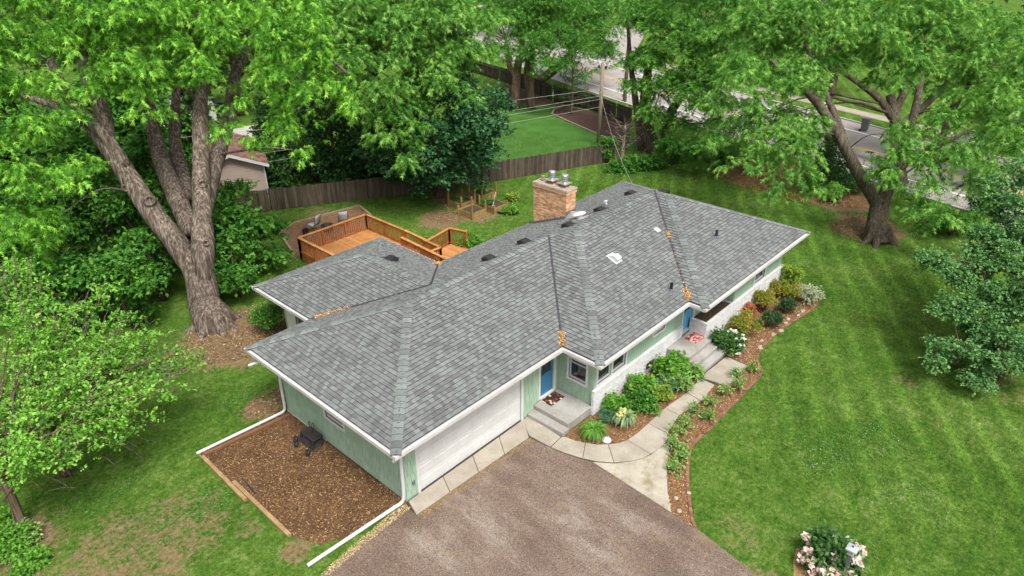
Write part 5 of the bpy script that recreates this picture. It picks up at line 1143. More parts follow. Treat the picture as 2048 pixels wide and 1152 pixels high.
# young pine in the far bed
pb_ = g2(1142, 228); t = Tree('young_pine', (*pb_, 0), 'thin young pine with sparse needles in the dark mulch bed', 24, M_barkb); b_ = t.base
t.trunk([b_, b_+np.array([.1, 0, 2.2]), b_+np.array([.0, .1, 4.6])], [.12, .08, .03], 0); C = []
for i in range(26):
    z = 1.2+i*.14; a = i*2.4; L_ = (1.9-.28*(z-1.2))*random.uniform(.6, 1.1); q = b_+np.array([math.cos(a)*L_, math.sin(a)*L_, z+.25]); t.limb([b_+np.array([0, 0, z]), (b_+np.array([0, 0, z])+q)/2+np.array([0, 0, .08]), q], [.03, .025, .01], n=5, sub=3); C += [q, (q*.65+(b_+np.array([0, 0, z]))*.35)]
link('needles', leafmesh('needles', C, [.3]*len(C), 6000, .22, 'blade', M_thuja, t.rng, droop=.0, spray=1.0), t.e)

# --- arborvitae hedge behind the fence, dark evergreen at right
for i, (u, v, h, r_) in enumerate(((566, 374, 6.4, 1.35), (604, 368, 6.8, 1.4), (642, 372, 7.0, 1.45), (682, 372, 7.2, 1.45), (722, 372, 6.8, 1.4), (762, 366, 6.6, 1.4), (800, 362, 6.4, 1.4))):
    b_ = np.array([*g2(u, v), 0])+np.array([.5, 1.2, 0]); t = Tree('arborvitae', b_, ('leftmost arborvitae of the dark hedge beside the beige garage', 'second arborvitae from the left in the hedge behind the fence', 'third arborvitae from the left in the hedge behind the fence', 'middle arborvitae of the dark hedge behind the fence', 'third arborvitae from the right in the hedge behind the fence', 'second arborvitae from the right in the hedge, partly behind the maple', 'rightmost arborvitae of the hedge, behind the dark round maple')[i], 40+i, M_barkb, group='arborvitae hedge'); t.trunk([b_, b_+np.array([0, 0, h*.8])], [.14, .04])
    lob = [(b_+np.array([t.rng.normal(0, .25), t.rng.normal(0, .25), z]), r_*(1.05-.75*(z/h)**1.6), .9) for z in np.linspace(.4, h-.4, 10)]
    t.crown(lob, 8500, .2, 'oval', M_thuja, 5, (.32, .5), 0, droop=-.3, tint=(0, 1.1), up=.2, zlow=-.6)
b_ = np.array([*g2(1648, 392), 0]); t = Tree('evergreen_shrub', b_, 'dark evergreen under the right silver maple', 50, M_barkb); t.trunk([b_, b_+np.array([0, 0, 2.6])], [.12, .04])
t.crown([(b_+np.array([t.rng.normal(0, .2), t.rng.normal(0, .2), z]), 1.45*(1.05-.8*(z/3.6)**1.4), .9) for z in np.linspace(.4, 3.3, 7)], 12000, .13, 'oval', M_thuja, 5, (.35, .5), 0, droop=.1, up=.3)

# --- shrubs and small trees behind and beside the big maple
def shrub(name, base, h, r_, label, leaves, size, style, m, seed, cat='shrub', group=None, zl=-.3, dens=4.0, pr=(.3, .55), tint=(0, 1.1), droop=.3, stems=5, lob=None):
    b_ = np.array([base[0], base[1], 0.0]); t = Tree(name, b_, label, seed, M_barkb, cat, group)
    for k in range(stems):
        a = 2*math.pi*k/stems+t.rd.random(); q = b_+np.array([math.cos(a)*r_*.5, math.sin(a)*r_*.5, h*.75]); t.limb([b_+np.array([math.cos(a)*.06*r_, math.sin(a)*.06*r_, -.03]), (b_+q)/2+np.array([0, 0, .1*h]), q], [.035*h**.6, .028*h**.6, .012*h**.5], 'stem', 6, .1, 3)
    if lob is None:
        n = 9; lob = [(b_+np.array([math.cos(a)*r_*.55*f, math.sin(a)*r_*.55*f, h*z]), r_*.55, .8*h/(2*r_) if h > 2*r_ else .85) for a, f, z in zip(t.rng.uniform(0, 6.28, n), t.rng.uniform(.3, 1.0, n), t.rng.uniform(.3, .78, n))]
    t.crown(lob, leaves, size, style, m, dens, pr, 0, name='foliage', droop=droop, tint=tint, zlow=zl); return t
bushes = [((62, 655), 4.6, 2.0, 'leafy lilac bush at the far left, nearest the frame edge'), ((165, 660), 4.0, 1.8, 'leafy lilac bush between the frame edge and the big trunk'), ((262, 650), 4.2, 1.9, 'leafy lilac bush just left of the big trunk foot'), ((20, 590), 5.5, 2.2, 'tall lilac at the far left behind the nearer bushes'),
          ((125, 570), 6.2, 2.4, 'tall lilac behind the left bushes under the maple limbs'), ((235, 560), 6.5, 2.4, 'tall lilac behind the leaning maple limb'), ((320, 560), 6.0, 2.2, 'tall lilac behind the fork of the big maple'), ((330, 600), 4.4, 1.6, 'rounded lilac directly behind the big trunk'), ((478, 592), 3.6, 1.5, 'leafy bush right of the big trunk'), ((505, 545), 4.0, 1.7, 'leafy bush right of the big trunk in front of the fence'), ((440, 520), 5.0, 1.9, 'leafy bush behind the right maple limb'), ((360, 470), 6.5, 2.3, 'dark tall bush far behind the maple fork'), ((180, 480), 7.0, 2.8, 'dark tall bush far behind at the left'), ((40, 480), 7.0, 2.8, 'dark tall bush far behind at the frame edge'), ((110, 405), 8.0, 3.2, 'dark tall bush deep behind the leaning maple limb'), ((265, 400), 8.5, 3.0, 'dark tall bush deep behind the middle maple limbs'), ((20, 370), 8.5, 3.4, 'dark tall bush deepest at the left frame edge'), ((385, 365), 5.0, 2.2, 'dark bush beside the beige garage, behind the maple stems')]
for i, (q, h, r_, lab) in enumerate(bushes):
    b_ = g2(*q); shrub('lilac_bush', b_, h, r_, lab, int((4800 if i < 11 else 2600)*(r_/1.8)**2), .21 if i < 9 else (.26 if i < 11 else .34), 'oval', M_lilac, 60+i, 'bush', 'bushes around the big maple', pr=(.35, .6), dens=3.4)
shrub('low_shrub', g2(545, 660), 1.5, 1.0, 'low shrub beside the wing window with a few red leaves', 6000, .09, 'oval', M_lilac, 80)
# background planting so that no bare lawn shows behind the trees
fars = [((10, 40), 12, 5), ((-4, 44), 13, 5.5), ((22, 50), 12, 5), ((-12, 34), 12, 5), ((34, 60), 14, 6), ((44, 66), 13, 6), ((20, 64), 14, 6), ((4, 58), 14, 6), ((60, 68), 14, 6), ((74, 62), 13, 5.5), ((92, 66), 14, 7), ((96, 40), 13, 6), ((86, 28), 12, 5), ((98, 14), 14, 7), ((84, -2), 11, 5), ((72, -16), 12, 6), ((66, 12), 9, 3.6), ((96, -14), 14, 7), ((60, -22), 12, 5.5), ((50, -24), 11, 5), ((110, 60), 16, 8), ((30, 44), 10, 4)]
fl = ['round far tree behind the pale house, left end', 'far tree at the upper left edge', 'far tree to the right of the pale house', 'far left tree behind the lilac bushes', 'far tree behind the second silver maple', 'far tree above the dark round maple', 'far tree behind the pale house roof', 'far tree deep behind the big maple', 'far tree before the road bend', 'far tree beside the road at the top centre', 'far tree above the far lawn', 'far tree right of the far driveway', 'far tree across the road behind the tall pole', 'far tree at the top behind the right maple', 'far tree across the side street', 'far tree past the grey bin', 'small far tree on the verge across the road', 'far tree at the upper right corner', 'far tree at the right frame edge across the road', 'far tree at the right edge near the road', 'farthest tree at the top centre', 'tree between the hedge and the pale house']
for i, ((x, y), h, r_) in enumerate(fars):
    t = Tree('far_tree', (x, y, 0), fl[i], 100+i, M_barkb, group='far trees'); b_ = t.base; t.trunk([b_, b_+np.array([.2, 0, h*.4]), b_+np.array([0, .2, h*.7])], [.4, .3, .15])
    lob = [(b_+np.array([math.cos(a)*r_*f, math.sin(a)*r_*f, h*z]), r_*.45, .8) for a, f, z in zip(t.rng.uniform(0, 6.28, 14), t.rng.uniform(.1, .75, 14), t.rng.uniform(.3, .92, 14))]
    nr_ = i in (0, 2, 21, 16, 14, 15, 9, 12, 10); t.crown(lob, 6200 if nr_ else 2600, .40 if nr_ else .6, 'broad', M_far, 1.6, (.7, 1.3), 0, droop=.3, tint=(0, 1.1))
# far lawn trees kept off the road; right edge tree and left foreground trees
eb_ = np.array([20.3, -11.6, 0]); t = Tree('hawthorn_tree', eb_, 'blue green tree cut by the right frame edge on the front lawn', 30, M_barkb)
t.trunk([eb_, eb_+np.array([.1, 0, 1.2]), at(1975, 600, 29), at(1990, 500, 29.5), at(2010, 380, 30)], [.16, .14, .12, .08, .03], 0); t.limb([eb_+np.array([.1, 0, .9]), at(1930, 700, 28), at(1885, 720, 27.5)], [.08, .06, .02])
t.crown(LB([(1995, 420, 30, 1.0), (2030, 520, 29, 1.3), (1965, 560, 28.6, 1.0), (2015, 620, 28.4, 1.2), (1920, 600, 28.2, .7), (1940, 690, 27.6, .9), (2010, 715, 27.2, 1.0), (1890, 705, 27.6, .5), (1905, 545, 28.6, .6), (2035, 360, 30.6, 1.0), (1960, 490, 29.4, .6), (2040, 700, 27, 1.0), (2060, 600, 28, 1.3), (1880, 540, 28.4, .4), (1985, 360, 30.6, .7), (1960, 760, 27.2, .6), (1930, 640, 28, .9), (1975, 640, 28.2, 1.0), (2000, 560, 28.8, 1.1), (2010, 470, 29.4, 1.0), (1900, 640, 27.8, .6), (1870, 720, 27.4, .4), (1990, 680, 27.6, 1.0), (1860, 520, 28.4, .35), (2040, 440, 29.6, 1.0)]), 70000, .098, 'broad', M_bluish, 7.0, (.35, .65), 20, droop=.3, tint=(0, 1.5), flat=.4)
for i, (q, lobs, lab, n_) in enumerate((((50, 1062), [(40, 770, 21.5, 1.0), (120, 800, 21.3, 1.1), (60, 860, 20.6, .9), (20, 920, 20, .7), (100, 915, 20.4, .5), (180, 850, 21, .7), (10, 840, 20.8, .8), (150, 780, 21.8, .7), (60, 700, 22.4, .9), (20, 690, 22.5, 1.0), (220, 790, 22, .7), (300, 785, 22.4, .6)], 'light green hawthorn with thin trunk at the lower left', 38000),
                                    ((134, 950), [(110, 690, 23, 1.1), (190, 720, 23, 1.1), (270, 740, 23.4, .9), (335, 720, 24, .5), (250, 840, 22.4, .6), (60, 620, 24, .8), (30, 560, 24.6, .5), (150, 640, 24, .8), (290, 700, 23.6, .7), (230, 670, 23.8, .7), (200, 870, 22, .45), (60, 570, 24.4, .4), (120, 760, 22.6, .8), (350, 745, 24, .35)], 'light green hawthorn behind the lower left one', 40000))):
    b_ = np.array([*g2(*q), 0]); t = Tree('hawthorn_tree', b_, lab, 90+i, M_barkb); c_ = np.mean([at(*l_[:3]) for l_ in lobs], axis=0)
    top = b_+np.array([.1, .1, 2.6]); t.trunk([b_, b_+np.array([.05, 0, 1.2]), top, (top+c_)/2+np.array([0, 0, .5])], [.15, .12, .10, .06], 4, .2)
    for l_ in lobs: p_ = at(*l_[:3]); t.limb([top-np.array([0, 0, t.rd.uniform(0, 1.0)]), (top+p_)/2+np.array([0, 0, .25]), p_+unit(p_-top)*l_[3]*t.rd.uniform(.6, 1.25)], [.06, .04, .008], n=6, sub=4)
    C, R = [], []
    for l_ in lobs:
        p_ = at(*l_[:3])
        for s_ in range(3):
            e_ = p_+unit(p_-top)*l_[3]*.9+t.rng.normal(0, l_[3]*.5, 3)*np.array([1, 1, .35]); o_ = top+t.rng.normal(0, .3, 3)-np.array([0, 0, t.rd.uniform(0, .8)])
            if s_: t.limb([o_, (o_+e_)/2+np.array([0, 0, .2]), e_], [.04, .025, .006], n=5, sub=3)
            for q in np.linspace(.42, 1.02, 7): C.append(o_*(1-q)+e_*q+np.array([0, 0, .2*4*q*(1-q)])+t.rng.normal(0, .16, 3)*np.array([1, 1, .4])); R.append(t.rng.uniform(.2, .4))
    link('crown', leafmesh('crown', C, R, int(n_*.38), .11, 'oval', M_locust, t.rng, droop=.05, flat=.22, tint=(.05, 1.4), spray=2.6, shell=.6), t.e)
    # bare twigs
    mb = MB()
    for k in range(130):
        l_ = lobs[k % len(lobs)]; p_ = at(*l_[:3])+t.rng.normal(0, .35, 3); d = unit(p_-top+t.rng.normal(0, .5, 3)); mb.tube([p_, p_+d*.4+np.array([0, 0, .08]), p_+d*.8], [.012, .009, .003], 4, False)
    tag(mb.build('twigs', M_bark, t.e), kind='stuff')
# bare shrub, hostas and groundcover beyond the far house corner
b_ = np.array([*g2(1243, 330), 0]); t = Tree('bare_shrub', b_, 'leafless grey brown small tree in front of the multi stemmed maple', 33, M_bark); t.trunk([b_, at(1247, 290, 52.8), at(1252, 250, 52.8)], [.16, .12, .08], 0)
mb = MB()
for k in range(46):
    a = at(1247+t.rd.uniform(-4, 8), t.rd.uniform(245, 300), 52.8); d = unit(np.array([t.rng.normal(0, 1), t.rng.normal(0, 1), t.rng.uniform(-.1, 1)])); mb.tube(smooth_path([a, a+d*.7+np.array([0, 0, .1]), a+d*1.5*t.rd.uniform(.6, 1.2)+np.array([0, 0, .3])], 3), list(np.linspace(.03, .008, 7)), 4, False)
tag(mb.build('branches', M_bark, t.e), kind='stuff')
for i, (u, v, h, r_, lab) in enumerate(((1210, 322, 1.9, .9, 'rounded bush at the end of the board fence'), (1262, 338, .5, .7, 'low leafy plant left of the multi stemmed maple foot'), (1288, 336, .5, .8, 'low leafy plant in front of the multi stemmed maple'), (1316, 330, .55, .8, 'low leafy plant right of the multi stemmed maple foot'), (1235, 342, .4, .6, 'low leafy plant at the wire foot by the fence end'))):
    shrub('hosta' if i else 'rounded_bush', g2(u, v), h, r_, lab, 3500, .16 if i else .12, 'broad', M_lilac, 130+i, 'plant' if i else 'bush', 'plants at the fence end', stems=3)
for i, (u, v, h, r_, lab) in enumerate(((1400, 318, 1.6, 1.1, 'shrub under the right maples, left end'), (1450, 330, 1.4, 1.0, 'shrub at the leaf littered bed under the right maples'), (1520, 345, 1.8, 1.2, 'shrub between the littered bed and the dark evergreen'), (1900, 470, 1.3, 1.2, 'shrub right of the right maple foot'), (1980, 440, 2.0, 1.5, 'shrub near the right frame edge behind the maple'), (1700, 385, 1.2, .8, 'pale shrub just left of the right maple foot'), (1340, 322, 1.5, 1.2, 'shrub behind the low plants near the road verge'))):
    shrub('verge_shrub', g2(u, v), h, r_, lab, 5000, .13, 'oval', M_lilac, 140+i, 'shrub', 'shrubs under the right maples')
# ------------------------------------------------------------------ FRONT PLANTING
M_hyd = leaf_mat('hydrangea_leaf', [(.035, .12, .012), (.06, .19, .02), (.10, .26, .03), (.15, .33, .05)], .25)
M_teal = leaf_mat('teal_leaf', [(.03, .10, .05), (.05, .14, .075), (.08, .19, .10)], .2)
M_peony = leaf_mat('peony_leaf', [(.015, .06, .015), (.028, .09, .022), (.05, .135, .03), (.08, .18, .04)], .2)
M_lily = leaf_mat('daylily_leaf', [(.045, .14, .02), (.08, .21, .03), (.13, .29, .05)], .3)
M_iris = leaf_mat('iris_leaf', [(.09, .17, .08), (.15, .25, .12), (.24, .34, .18)], .25)
M_sed = leaf_mat('sedum_leaf', [(.07, .17, .035), (.13, .26, .06), (.20, .33, .10)], .2)
M_spi = leaf_mat('spirea_leaf', [(.06, .15, .015), (.12, .21, .02), (.25, .24, .035), (.50, .22, .08)], .3)
M_red = leaf_mat('red_leaf', [(.28, .07, .04), (.38, .12, .07), (.2, .16, .04)], .2)
M_mound = leaf_mat('dark_mound_leaf', [(.018, .05, .018), (.03, .075, .025), (.05, .10, .035)], .1)
M_silv = leaf_mat('silver_leaf', [(.20, .27, .17), (.30, .37, .25), (.40, .46, .34)], .2)
M_ylg = leaf_mat('yellow_green_leaf', [(.09, .17, .02), (.16, .27, .03), (.22, .33, .05)], .25)
M_petal = leaf_mat('white_petal', [(.8, .79, .74), (.85, .85, .82)], .2, pv=.06, lift=0)
M_pink = leaf_mat('pink_petal', [(.78, .50, .50), (.82, .66, .62), (.85, .78, .70)], .25, pv=.12, lift=0)
M_yel2 = leaf_mat('yellow_petal', [(.75, .62, .15), (.8, .72, .3)], .2, lift=0)
def plant(name, px, h, r_, label, leaves, size, style, m, seed, group=None, cat='plant', zc=None, **kw):
    p_ = G(px[0], px[1], h*.45 if zc is None else zc); return shrub(name, (p_[0], p_[1]), h, r_, label, leaves, size, style, m, seed, cat, group, pr=(.16, .3), dens=26/max(.3, r_), **kw)
def flowers(t, n, r_, h, m, size, name='flower', zf=(.6, 1.05), side=None):
    for k in range(n):
        a = t.rng.uniform(0, 6.28) if side is None else t.rng.uniform(*side); f = math.sqrt(t.rng.uniform(.1, 1.1)); c_ = t.base+np.array([math.cos(a)*r_*f, math.sin(a)*r_*f, h*(t.rng.uniform(*zf)-.35*f*f)])
        c_[2] = max(.05, c_[2]); link(name, leafmesh(name, [c_], [size*.45], 28, size*.8, 'broad', m, t.rng, droop=.0, k=4, spray=.3), t.e)
Zc = lambda a, b: (1000+a*.27778, 640+b*.27778)
Qc = lambda a, b: (1300+a*.19095, 480+b*.19095)
t = plant('hydrangea', Zc(1240, 350), .95, .62, 'largest broad leaved hydrangea against the front stoop', 3000, .13, 'broad', M_hyd, 201, 'foundation plants'); flowers(t, 2, .3, .95, M_petal, .12)
plant('hydrangea', Zc(1040, 490), .8, .52, 'broad leaved hydrangea below the basement window', 2200, .12, 'broad', M_hyd, 202, 'foundation plants')
plant('hydrangea', Zc(830, 620), .6, .42, 'small hydrangea nearest the brick corner', 1600, .11, 'broad', M_hyd, 203, 'foundation plants')
plant('catmint', Zc(775, 700), .38, .27, 'small blue green mound beside the daylily', 1500, .06, 'oval', M_teal, 204, 'foundation plants')
plant('leafy_peony', Zc(1010, 610), .55, .5, 'leafy peony without flowers between iris and hydrangea', 2400, .10, 'oval', M_lilac, 205, 'foundation plants')
plant('lupine', Zc(1275, 450), .6, .48, 'blue green leafy plant in front of the largest hydrangea', 2000, .10, 'oval', M_sed, 206, 'foundation plants')
plant('lupine', Zc(1190, 470), .5, .35, 'teal leaved plant between the two big hydrangeas', 1300, .09, 'oval', M_teal, 207, 'foundation plants')
plant('goldenrod', Zc(1150, 545), .5, .42, 'yellow green leafy plant at the walk edge', 1900, .08, 'oval', M_ylg, 208, 'foundation plants')
plant('lupine', Zc(1395, 385), .45, .32, 'small leafy plant at the foot of the front steps', 1000, .10, 'oval', M_sed, 209, 'foundation plants')
def grassy(name, px, h, r_, label, n, m, seed, wd=.5, up=.9):
    p_ = G(px[0], px[1], h*.3); rng = np.random.default_rng(seed); e = empty(name, (p_[0], p_[1], 0), label, 'plant', 'foundation plants'); V = []; F = []; T = []
    a = rng.uniform(0, 6.28, n); ln = rng.uniform(.75, 1.15, n)
    for i in range(n):
        d = np.array([math.cos(a[i]), math.sin(a[i]), 0]); s_ = np.array([-d[1], d[0], 0])*.011*wd/.5; b0 = np.array([p_[0], p_[1], 0])+d*.06*rng.random(); f = rng.uniform(.25, 1.0); L_ = ln[i]
        pts = [b0, b0+d*r_*f*.35*L_+np.array([0, 0, h*.75*L_]), b0+d*r_*f*.75*L_+np.array([0, 0, h*(1.0-.15*f)*L_*up]), b0+d*r_*f*1.1*L_+np.array([0, 0, h*(.95-.6*f)*L_*up])]; q = len(V)
        for p3, w_ in zip(pts, (1, 1.1, .8, .1)): V += [p3-s_*w_, p3+s_*w_]
        F += [(q+2*k, q+2*k+1, q+2*k+3, q+2*k+2) for k in range(3)]; T += [rng.random()]*8
    link('leaves', mesh_np('leaves', V, F, m, T), e); return e, p_, rng
grassy('daylily', Zc(675, 815), .55, .55, 'bright green daylily clump with arching leaves by the walk', 420, M_lily, 211, 1.0)
e_, p_, rg_ = grassy('iris', Zc(895, 735), .6, .45, 'grey green iris clump with a yellow flower', 150, M_iris, 212, 1.9, 1.0)
for k in range(3):
    c_ = np.array([p_[0]+rg_.normal(0, .15), p_[1]+rg_.normal(0, .15), .62]); link('flower', leafmesh('flower', [c_], [.05], 24, .09, 'broad', M_yel2, rg_, droop=.2, k=4, spray=.3), e_)
p_ = g2(1213, 883); m_ = MB().lathe(*p_, [(.15, .03), (.17, .06), (.16, .1), (.1, .13), (.02, .135)], 20).build('disc_light', M_white, None, True); tag(m_, 'round white disc standing at the mulch edge by the daylily', 'garden light')
# row of sedum-like perennials along the outer side of the walk
SED = [(1610, 520, .5, .30), (1515, 600, .55, .34), (1500, 700, .4, .25), (1400, 650, .5, .30), (1340, 745, .5, .30), (1280, 810, .5, .32), (1240, 895, .42, .28), (1345, 850, .42, .26), (1300, 950, .4, .2), (1295, 1000, .35, .18), (1250, 1070, .35, .2), (1710, 395, .42, .22), (1725, 480, .5, .27), (1818, 350, .35, .22), (1640, 560, .4, .22), (1370, 700, .4, .26), (1560, 640, .4, .2)]
SL = ['leafy sedum right of the last walk slab, by the big square slab', 'large leafy sedum halfway along the walk', 'sedum on the lawn side halfway along the walk', 'sedum overhanging the walk joint', 'sedum by the curve of the walk', 'bushy sedum where the walk starts to curve', 'sedum beside the stained concrete wedge, upper', 'sedum on the edging side of the walk curve', 'narrow sedum beside the stained wedge', 'small sedum next to the narrow one by the wedge', 'lowest small sedum in the chip strip by the driveway', 'sedum at the corner of the big square slab', 'sedum on the lawn side of the big square slab', 'farthest sedum by the bend of the edging', 'small sedum behind the first big slab corner', 'sedum between walk and edging near the curve', 'thin sedum in mid strip']
for i, (a, b_, h, r_) in enumerate(SED):
    if i in (7, 14, 15, 16): continue
    plant('sedum', Zc(a, b_), h*.8, r_*.62, SL[i], 250, .085, 'oval', M_sed, 220+i, 'sedum along the walk', droop=-.2)
# bed at the front wall
t = plant('white_peony', Zc(1640, 165), .75, .72, 'dark green peony full of white blossoms beside the front steps', 4200, .11, 'oval', M_peony, 240); flowers(t, 30, .8, .85, M_petal, .07, side=(-2.2, .6))
plant('spirea', Qc(1000, 900), .85, .75, 'orange tipped spirea nearest the front steps', 6000, .06, 'oval', M_spi, 241, 'spirea by the brick wall'); plant('spirea', Qc(1200, 660), .9, .62, 'orange tipped spirea at the middle of the brick wall', 4800, .06, 'oval', M_spi, 242, 'spirea by the brick wall')
plant('spirea', Qc(1410, 530), .9, .75, 'orange tipped spirea below the far bedroom window', 5200, .06, 'oval', M_spi, 243, 'spirea by the brick wall'); plant('barberry', Qc(1030, 740), .75, .36, 'small pink red shrub against the planter wall', 1700, .06, 'oval', M_red, 244); plant('barberry', Qc(1270, 480), .8, .32, 'small reddish shrub by the wall between two spireas', 1500, .06, 'oval', M_spi, 248)
plant('upright_shrub', Qc(1500, 400), 1.35, .55, 'upright yellow green shrub at the far house corner', 4500, .075, 'oval', M_ylg, 245); plant('silver_shrub', Qc(1670, 590), .8, .62, 'silvery grey shrub at the end of the bed', 4200, .055, 'oval', M_silv, 246)
plant('clipped_yew', Qc(1265, 850), .62, .46, 'dark clipped mound near the steps', 5000, .055, 'oval', M_mound, 247, 'dark mounds', droop=-.3); plant('clipped_yew', Qc(1425, 715), .62, .46, 'dark clipped mound farther along the bed', 5000, .055, 'oval', M_mound, 249, 'dark mounds', droop=-.3)
M_stone = mat('limestone', (.26, .22, .15), (.44, .39, .31), 4, .9, fine=(20, .15))
STN = [(1160, 1130, 'stepping stone nearest the white peony'), (1165, 1058, 'small flat stone behind the nearest one'), (1285, 1000, 'large flat stone in front of the dark mound'), (1372, 955, 'greenish flat stone, fourth from the steps'), (1420, 882, 'pale stone at the middle of the bed'), (1450, 832, 'broad flat stone behind the pale one'), (1552, 797, 'pale pointed stone, second from the silver shrub'), (1600, 748, 'flat stone next to the silver shrub')]
for a, b_, lab in STN:
    p_ = G(*Qc(a, b_)); n = 7; sz_ = rr.uniform(.11, .22); ang = [2*math.pi*k/n+rr.uniform(-.3, .3) for k in range(n)]
    poly = [(p_[0]+sz_*math.cos(q)*rr.uniform(.6, 1.25), p_[1]+sz_*.7*math.sin(q)*rr.uniform(.6, 1.25)) for q in ang]; tag(bevel(MB().prism(poly, 0, .05+rr.uniform(0, .03)).build('stepping_stone', M_stone), .012), lab, 'stone', 'stones in the border bed')
for k, (u, v, lab) in enumerate(((1352, 998, 'white rock in the chip strip, nearest the wedge tip'), (1358, 1024, 'white rock at the lower end of the chip strip'), (1377, 988, 'white rock touching the edging'))):
    p_ = g2(u, v); o = MB().lathe(*p_, [(.05, .0), (.085, .03), (.07, .07), (.02, .085)], 7).build('white_rock', M_stone); tag(o, lab, 'stone', 'white rocks')
# pink peony with the lamp post
LP = G(1706, 1094, 1.45); lx, ly = LP[0], LP[1]
t = shrub('pink_peony', (lx+.42, ly+.50), .7, .72, 'large peony bush with pale pink blossoms around the lamp post', 6500, .13, 'oval', M_peony, 260, pr=(.2, .35), dens=22); flowers(t, 42, .9, .8, M_pink, .13)
tag(MB().prism([(lx+.1+1.15*math.cos(a)*rr.uniform(.85, 1.1), ly+.4+1.0*math.sin(a)*rr.uniform(.85, 1.1)) for a in np.linspace(0, 6.28, 15)[:-1]], -.02, .012).build('peony_bed', mat('peony_mulch', (.22, .13, .06), (.38, .25, .12), 6, .95, fine=(30, .4))), kind='structure')
M_post = mat('grey_post', (.10, .105, .12), (.15, .155, .17), 3, .6); lp = empty('lamp_post', (lx, ly, 0), 'grey square lamp post with flat lantern cap standing in the pink peony', 'lamp post')
bevel(MB().box(lx-.045, lx+.045, ly-.045, ly+.045, 0, 1.18).build('post', M_post, lp), .006); MB().box(lx-.075, lx+.075, ly-.075, ly+.075, 1.18, 1.21).build('base_plate', M_vinyl, lp)
bevel(MB().box(lx-.065, lx+.065, ly-.065, ly+.065, 1.21, 1.38).build('lantern', mat('lantern_glass', (.42, .33, .28), (.5, .42, .36), 5, .3), lp), .006)
mb = MB(); mb.add([(lx-.15, ly-.15, 1.385), (lx+.15, ly-.15, 1.385), (lx+.15, ly+.15, 1.385), (lx-.15, ly+.15, 1.385), (lx-.14, ly-.14, 1.42), (lx+.14, ly-.14, 1.42), (lx+.14, ly+.14, 1.42), (lx-.14, ly+.14, 1.42), (lx, ly, 1.46)], [(3,2,1,0),(0,1,5,4),(1,2,6,5),(2,3,7,6),(3,0,4,7),(4,5,8),(5,6,8),(6,7,8),(7,4,8)]); mb.build('cap', mat('lamp_cap', (.42, .44, .48), (.5, .52, .56), 3, .35, metal=.3), lp); MB().lathe(lx, ly, [(.025, 1.455), (.03, 1.48), (.01, 1.5)], 8).build('finial', M_dark, lp)
# weeds in the lower left corner, plant under the vent at back
for i, (u, v, h, r_, lab) in enumerate(((20, 1110, .7, .6, 'weeds at the lower left corner'), (45, 1085, .5, .35, 'broad leaved weed beside the thin trunk'), (8, 1060, .6, .5, 'weeds at the left edge above the corner'), (60, 1130, .35, .3, 'small weed at the bottom edge'))):
    shrub('weed_clump', g2(u, v), h, r_, lab, 2600, .10, 'oval', M_hyd if i != 1 else M_sed, 270+i, 'plant', 'weeds in the corner', pr=(.15, .3), dens=25)
for i, (u, v, h, r_, lab, m_) in enumerate(((940, 497, .7, .6, 'small bush behind the main roof edge by the patio slab', M_hyd), (1021, 427, .35, .35, 'broad leaved plant beside the raised beds', M_hyd), (1026, 400, .3, .25, 'yellow green plant on the lawn behind the raised beds', M_ylg))):
    shrub('garden_plant', g2(u, v), h, r_, lab, 2200, .11, 'broad', m_, 280+i, 'plant', pr=(.15, .28), dens=25)
for i, (x, y, lab) in enumerate(((20.6, 16.4, 'vegetable plants in the bed with the white stake'), (19.8, 18.2, 'vegetable plants in the left back bed'), (21.6, 18.0, 'seedlings in the tall dark bed'))):
    b_ = shrub('vegetable_plant', (x, y), .75, .4, lab, 1200, .09, 'oval', M_lilac, 290+i, 'plant', pr=(.12, .2), dens=25)
# white building corner at the far left
mb = MB(); p_ = g2(-18, 960); mb.box(p_[0]-1.8, p_[0]+.1, p_[1]-.3, p_[1]+1.9, 0, 1.3); o = bevel(mb.build('storage_box', M_vinyl), .03); tag(o, 'pale box cut by the left frame edge behind the hawthorn', 'box')

# ------------------------------------------------------------------ LITTER, CHIPS, GRASS (stuff)
def scatter(name, poly, n, ln, wd, m, label, seed, z=.014, hole=(), thick=0.25, clump=None, w=None):
    rng = np.random.default_rng(seed); P = np.array(poly); lo, hi = P.min(0), P.max(0); Q = rng.uniform(lo, hi, (int(n*3.5), 2)); k = inside(poly, Q)
    for h_ in hole: k &= ~inside(h_, Q)
    Q = Q[k][:n]; n = len(Q); a = rng.uniform(0, 6.28, n); l_ = ln*rng.uniform(.5, 1.4, n); w_ = wd*rng.uniform(.6, 1.4, n)
    d = np.stack([np.cos(a), np.sin(a), rng.normal(0, thick, n)], -1); s_ = np.stack([-np.sin(a), np.cos(a), rng.normal(0, thick, n)], -1); c_ = np.concatenate([Q, np.full((n, 1), z)+rng.random((n, 1))*ln*thick*1.5], 1)
    V = np.stack([c_-d*l_[:, None]/2, c_+s_*w_[:, None]/2, c_+d*l_[:, None]/2, c_-s_*w_[:, None]/2], 1).reshape(-1, 3); F = np.arange(4*n).reshape(-1, 4)
    o = link(name, mesh_np(name, V, F, m, np.repeat(rng.random(n), 4))); return tag(o, label, 'litter', kind='stuff')
def flake_mat(name, stops): 
    m, nt, b = nodes(name); b.inputs['Roughness'].default_value = .9; b.inputs['Specular IOR Level'].default_value = .1; c = ramp(nt, piece(nt), stops); L(nt, c, b.inputs['Base Color']); return m
M_chips = flake_mat('chip_flakes', [(0, (.05, .025, .012)), (.45, (.135, .068, .030)), (.78, (.26, .15, .068)), (1, (.48, .33, .16))])
M_bark2 = flake_mat('mulch_flakes', [(0, (.10, .05, .022)), (.4, (.23, .125, .058)), (.8, (.40, .25, .125)), (1, (.6, .48, .32))])
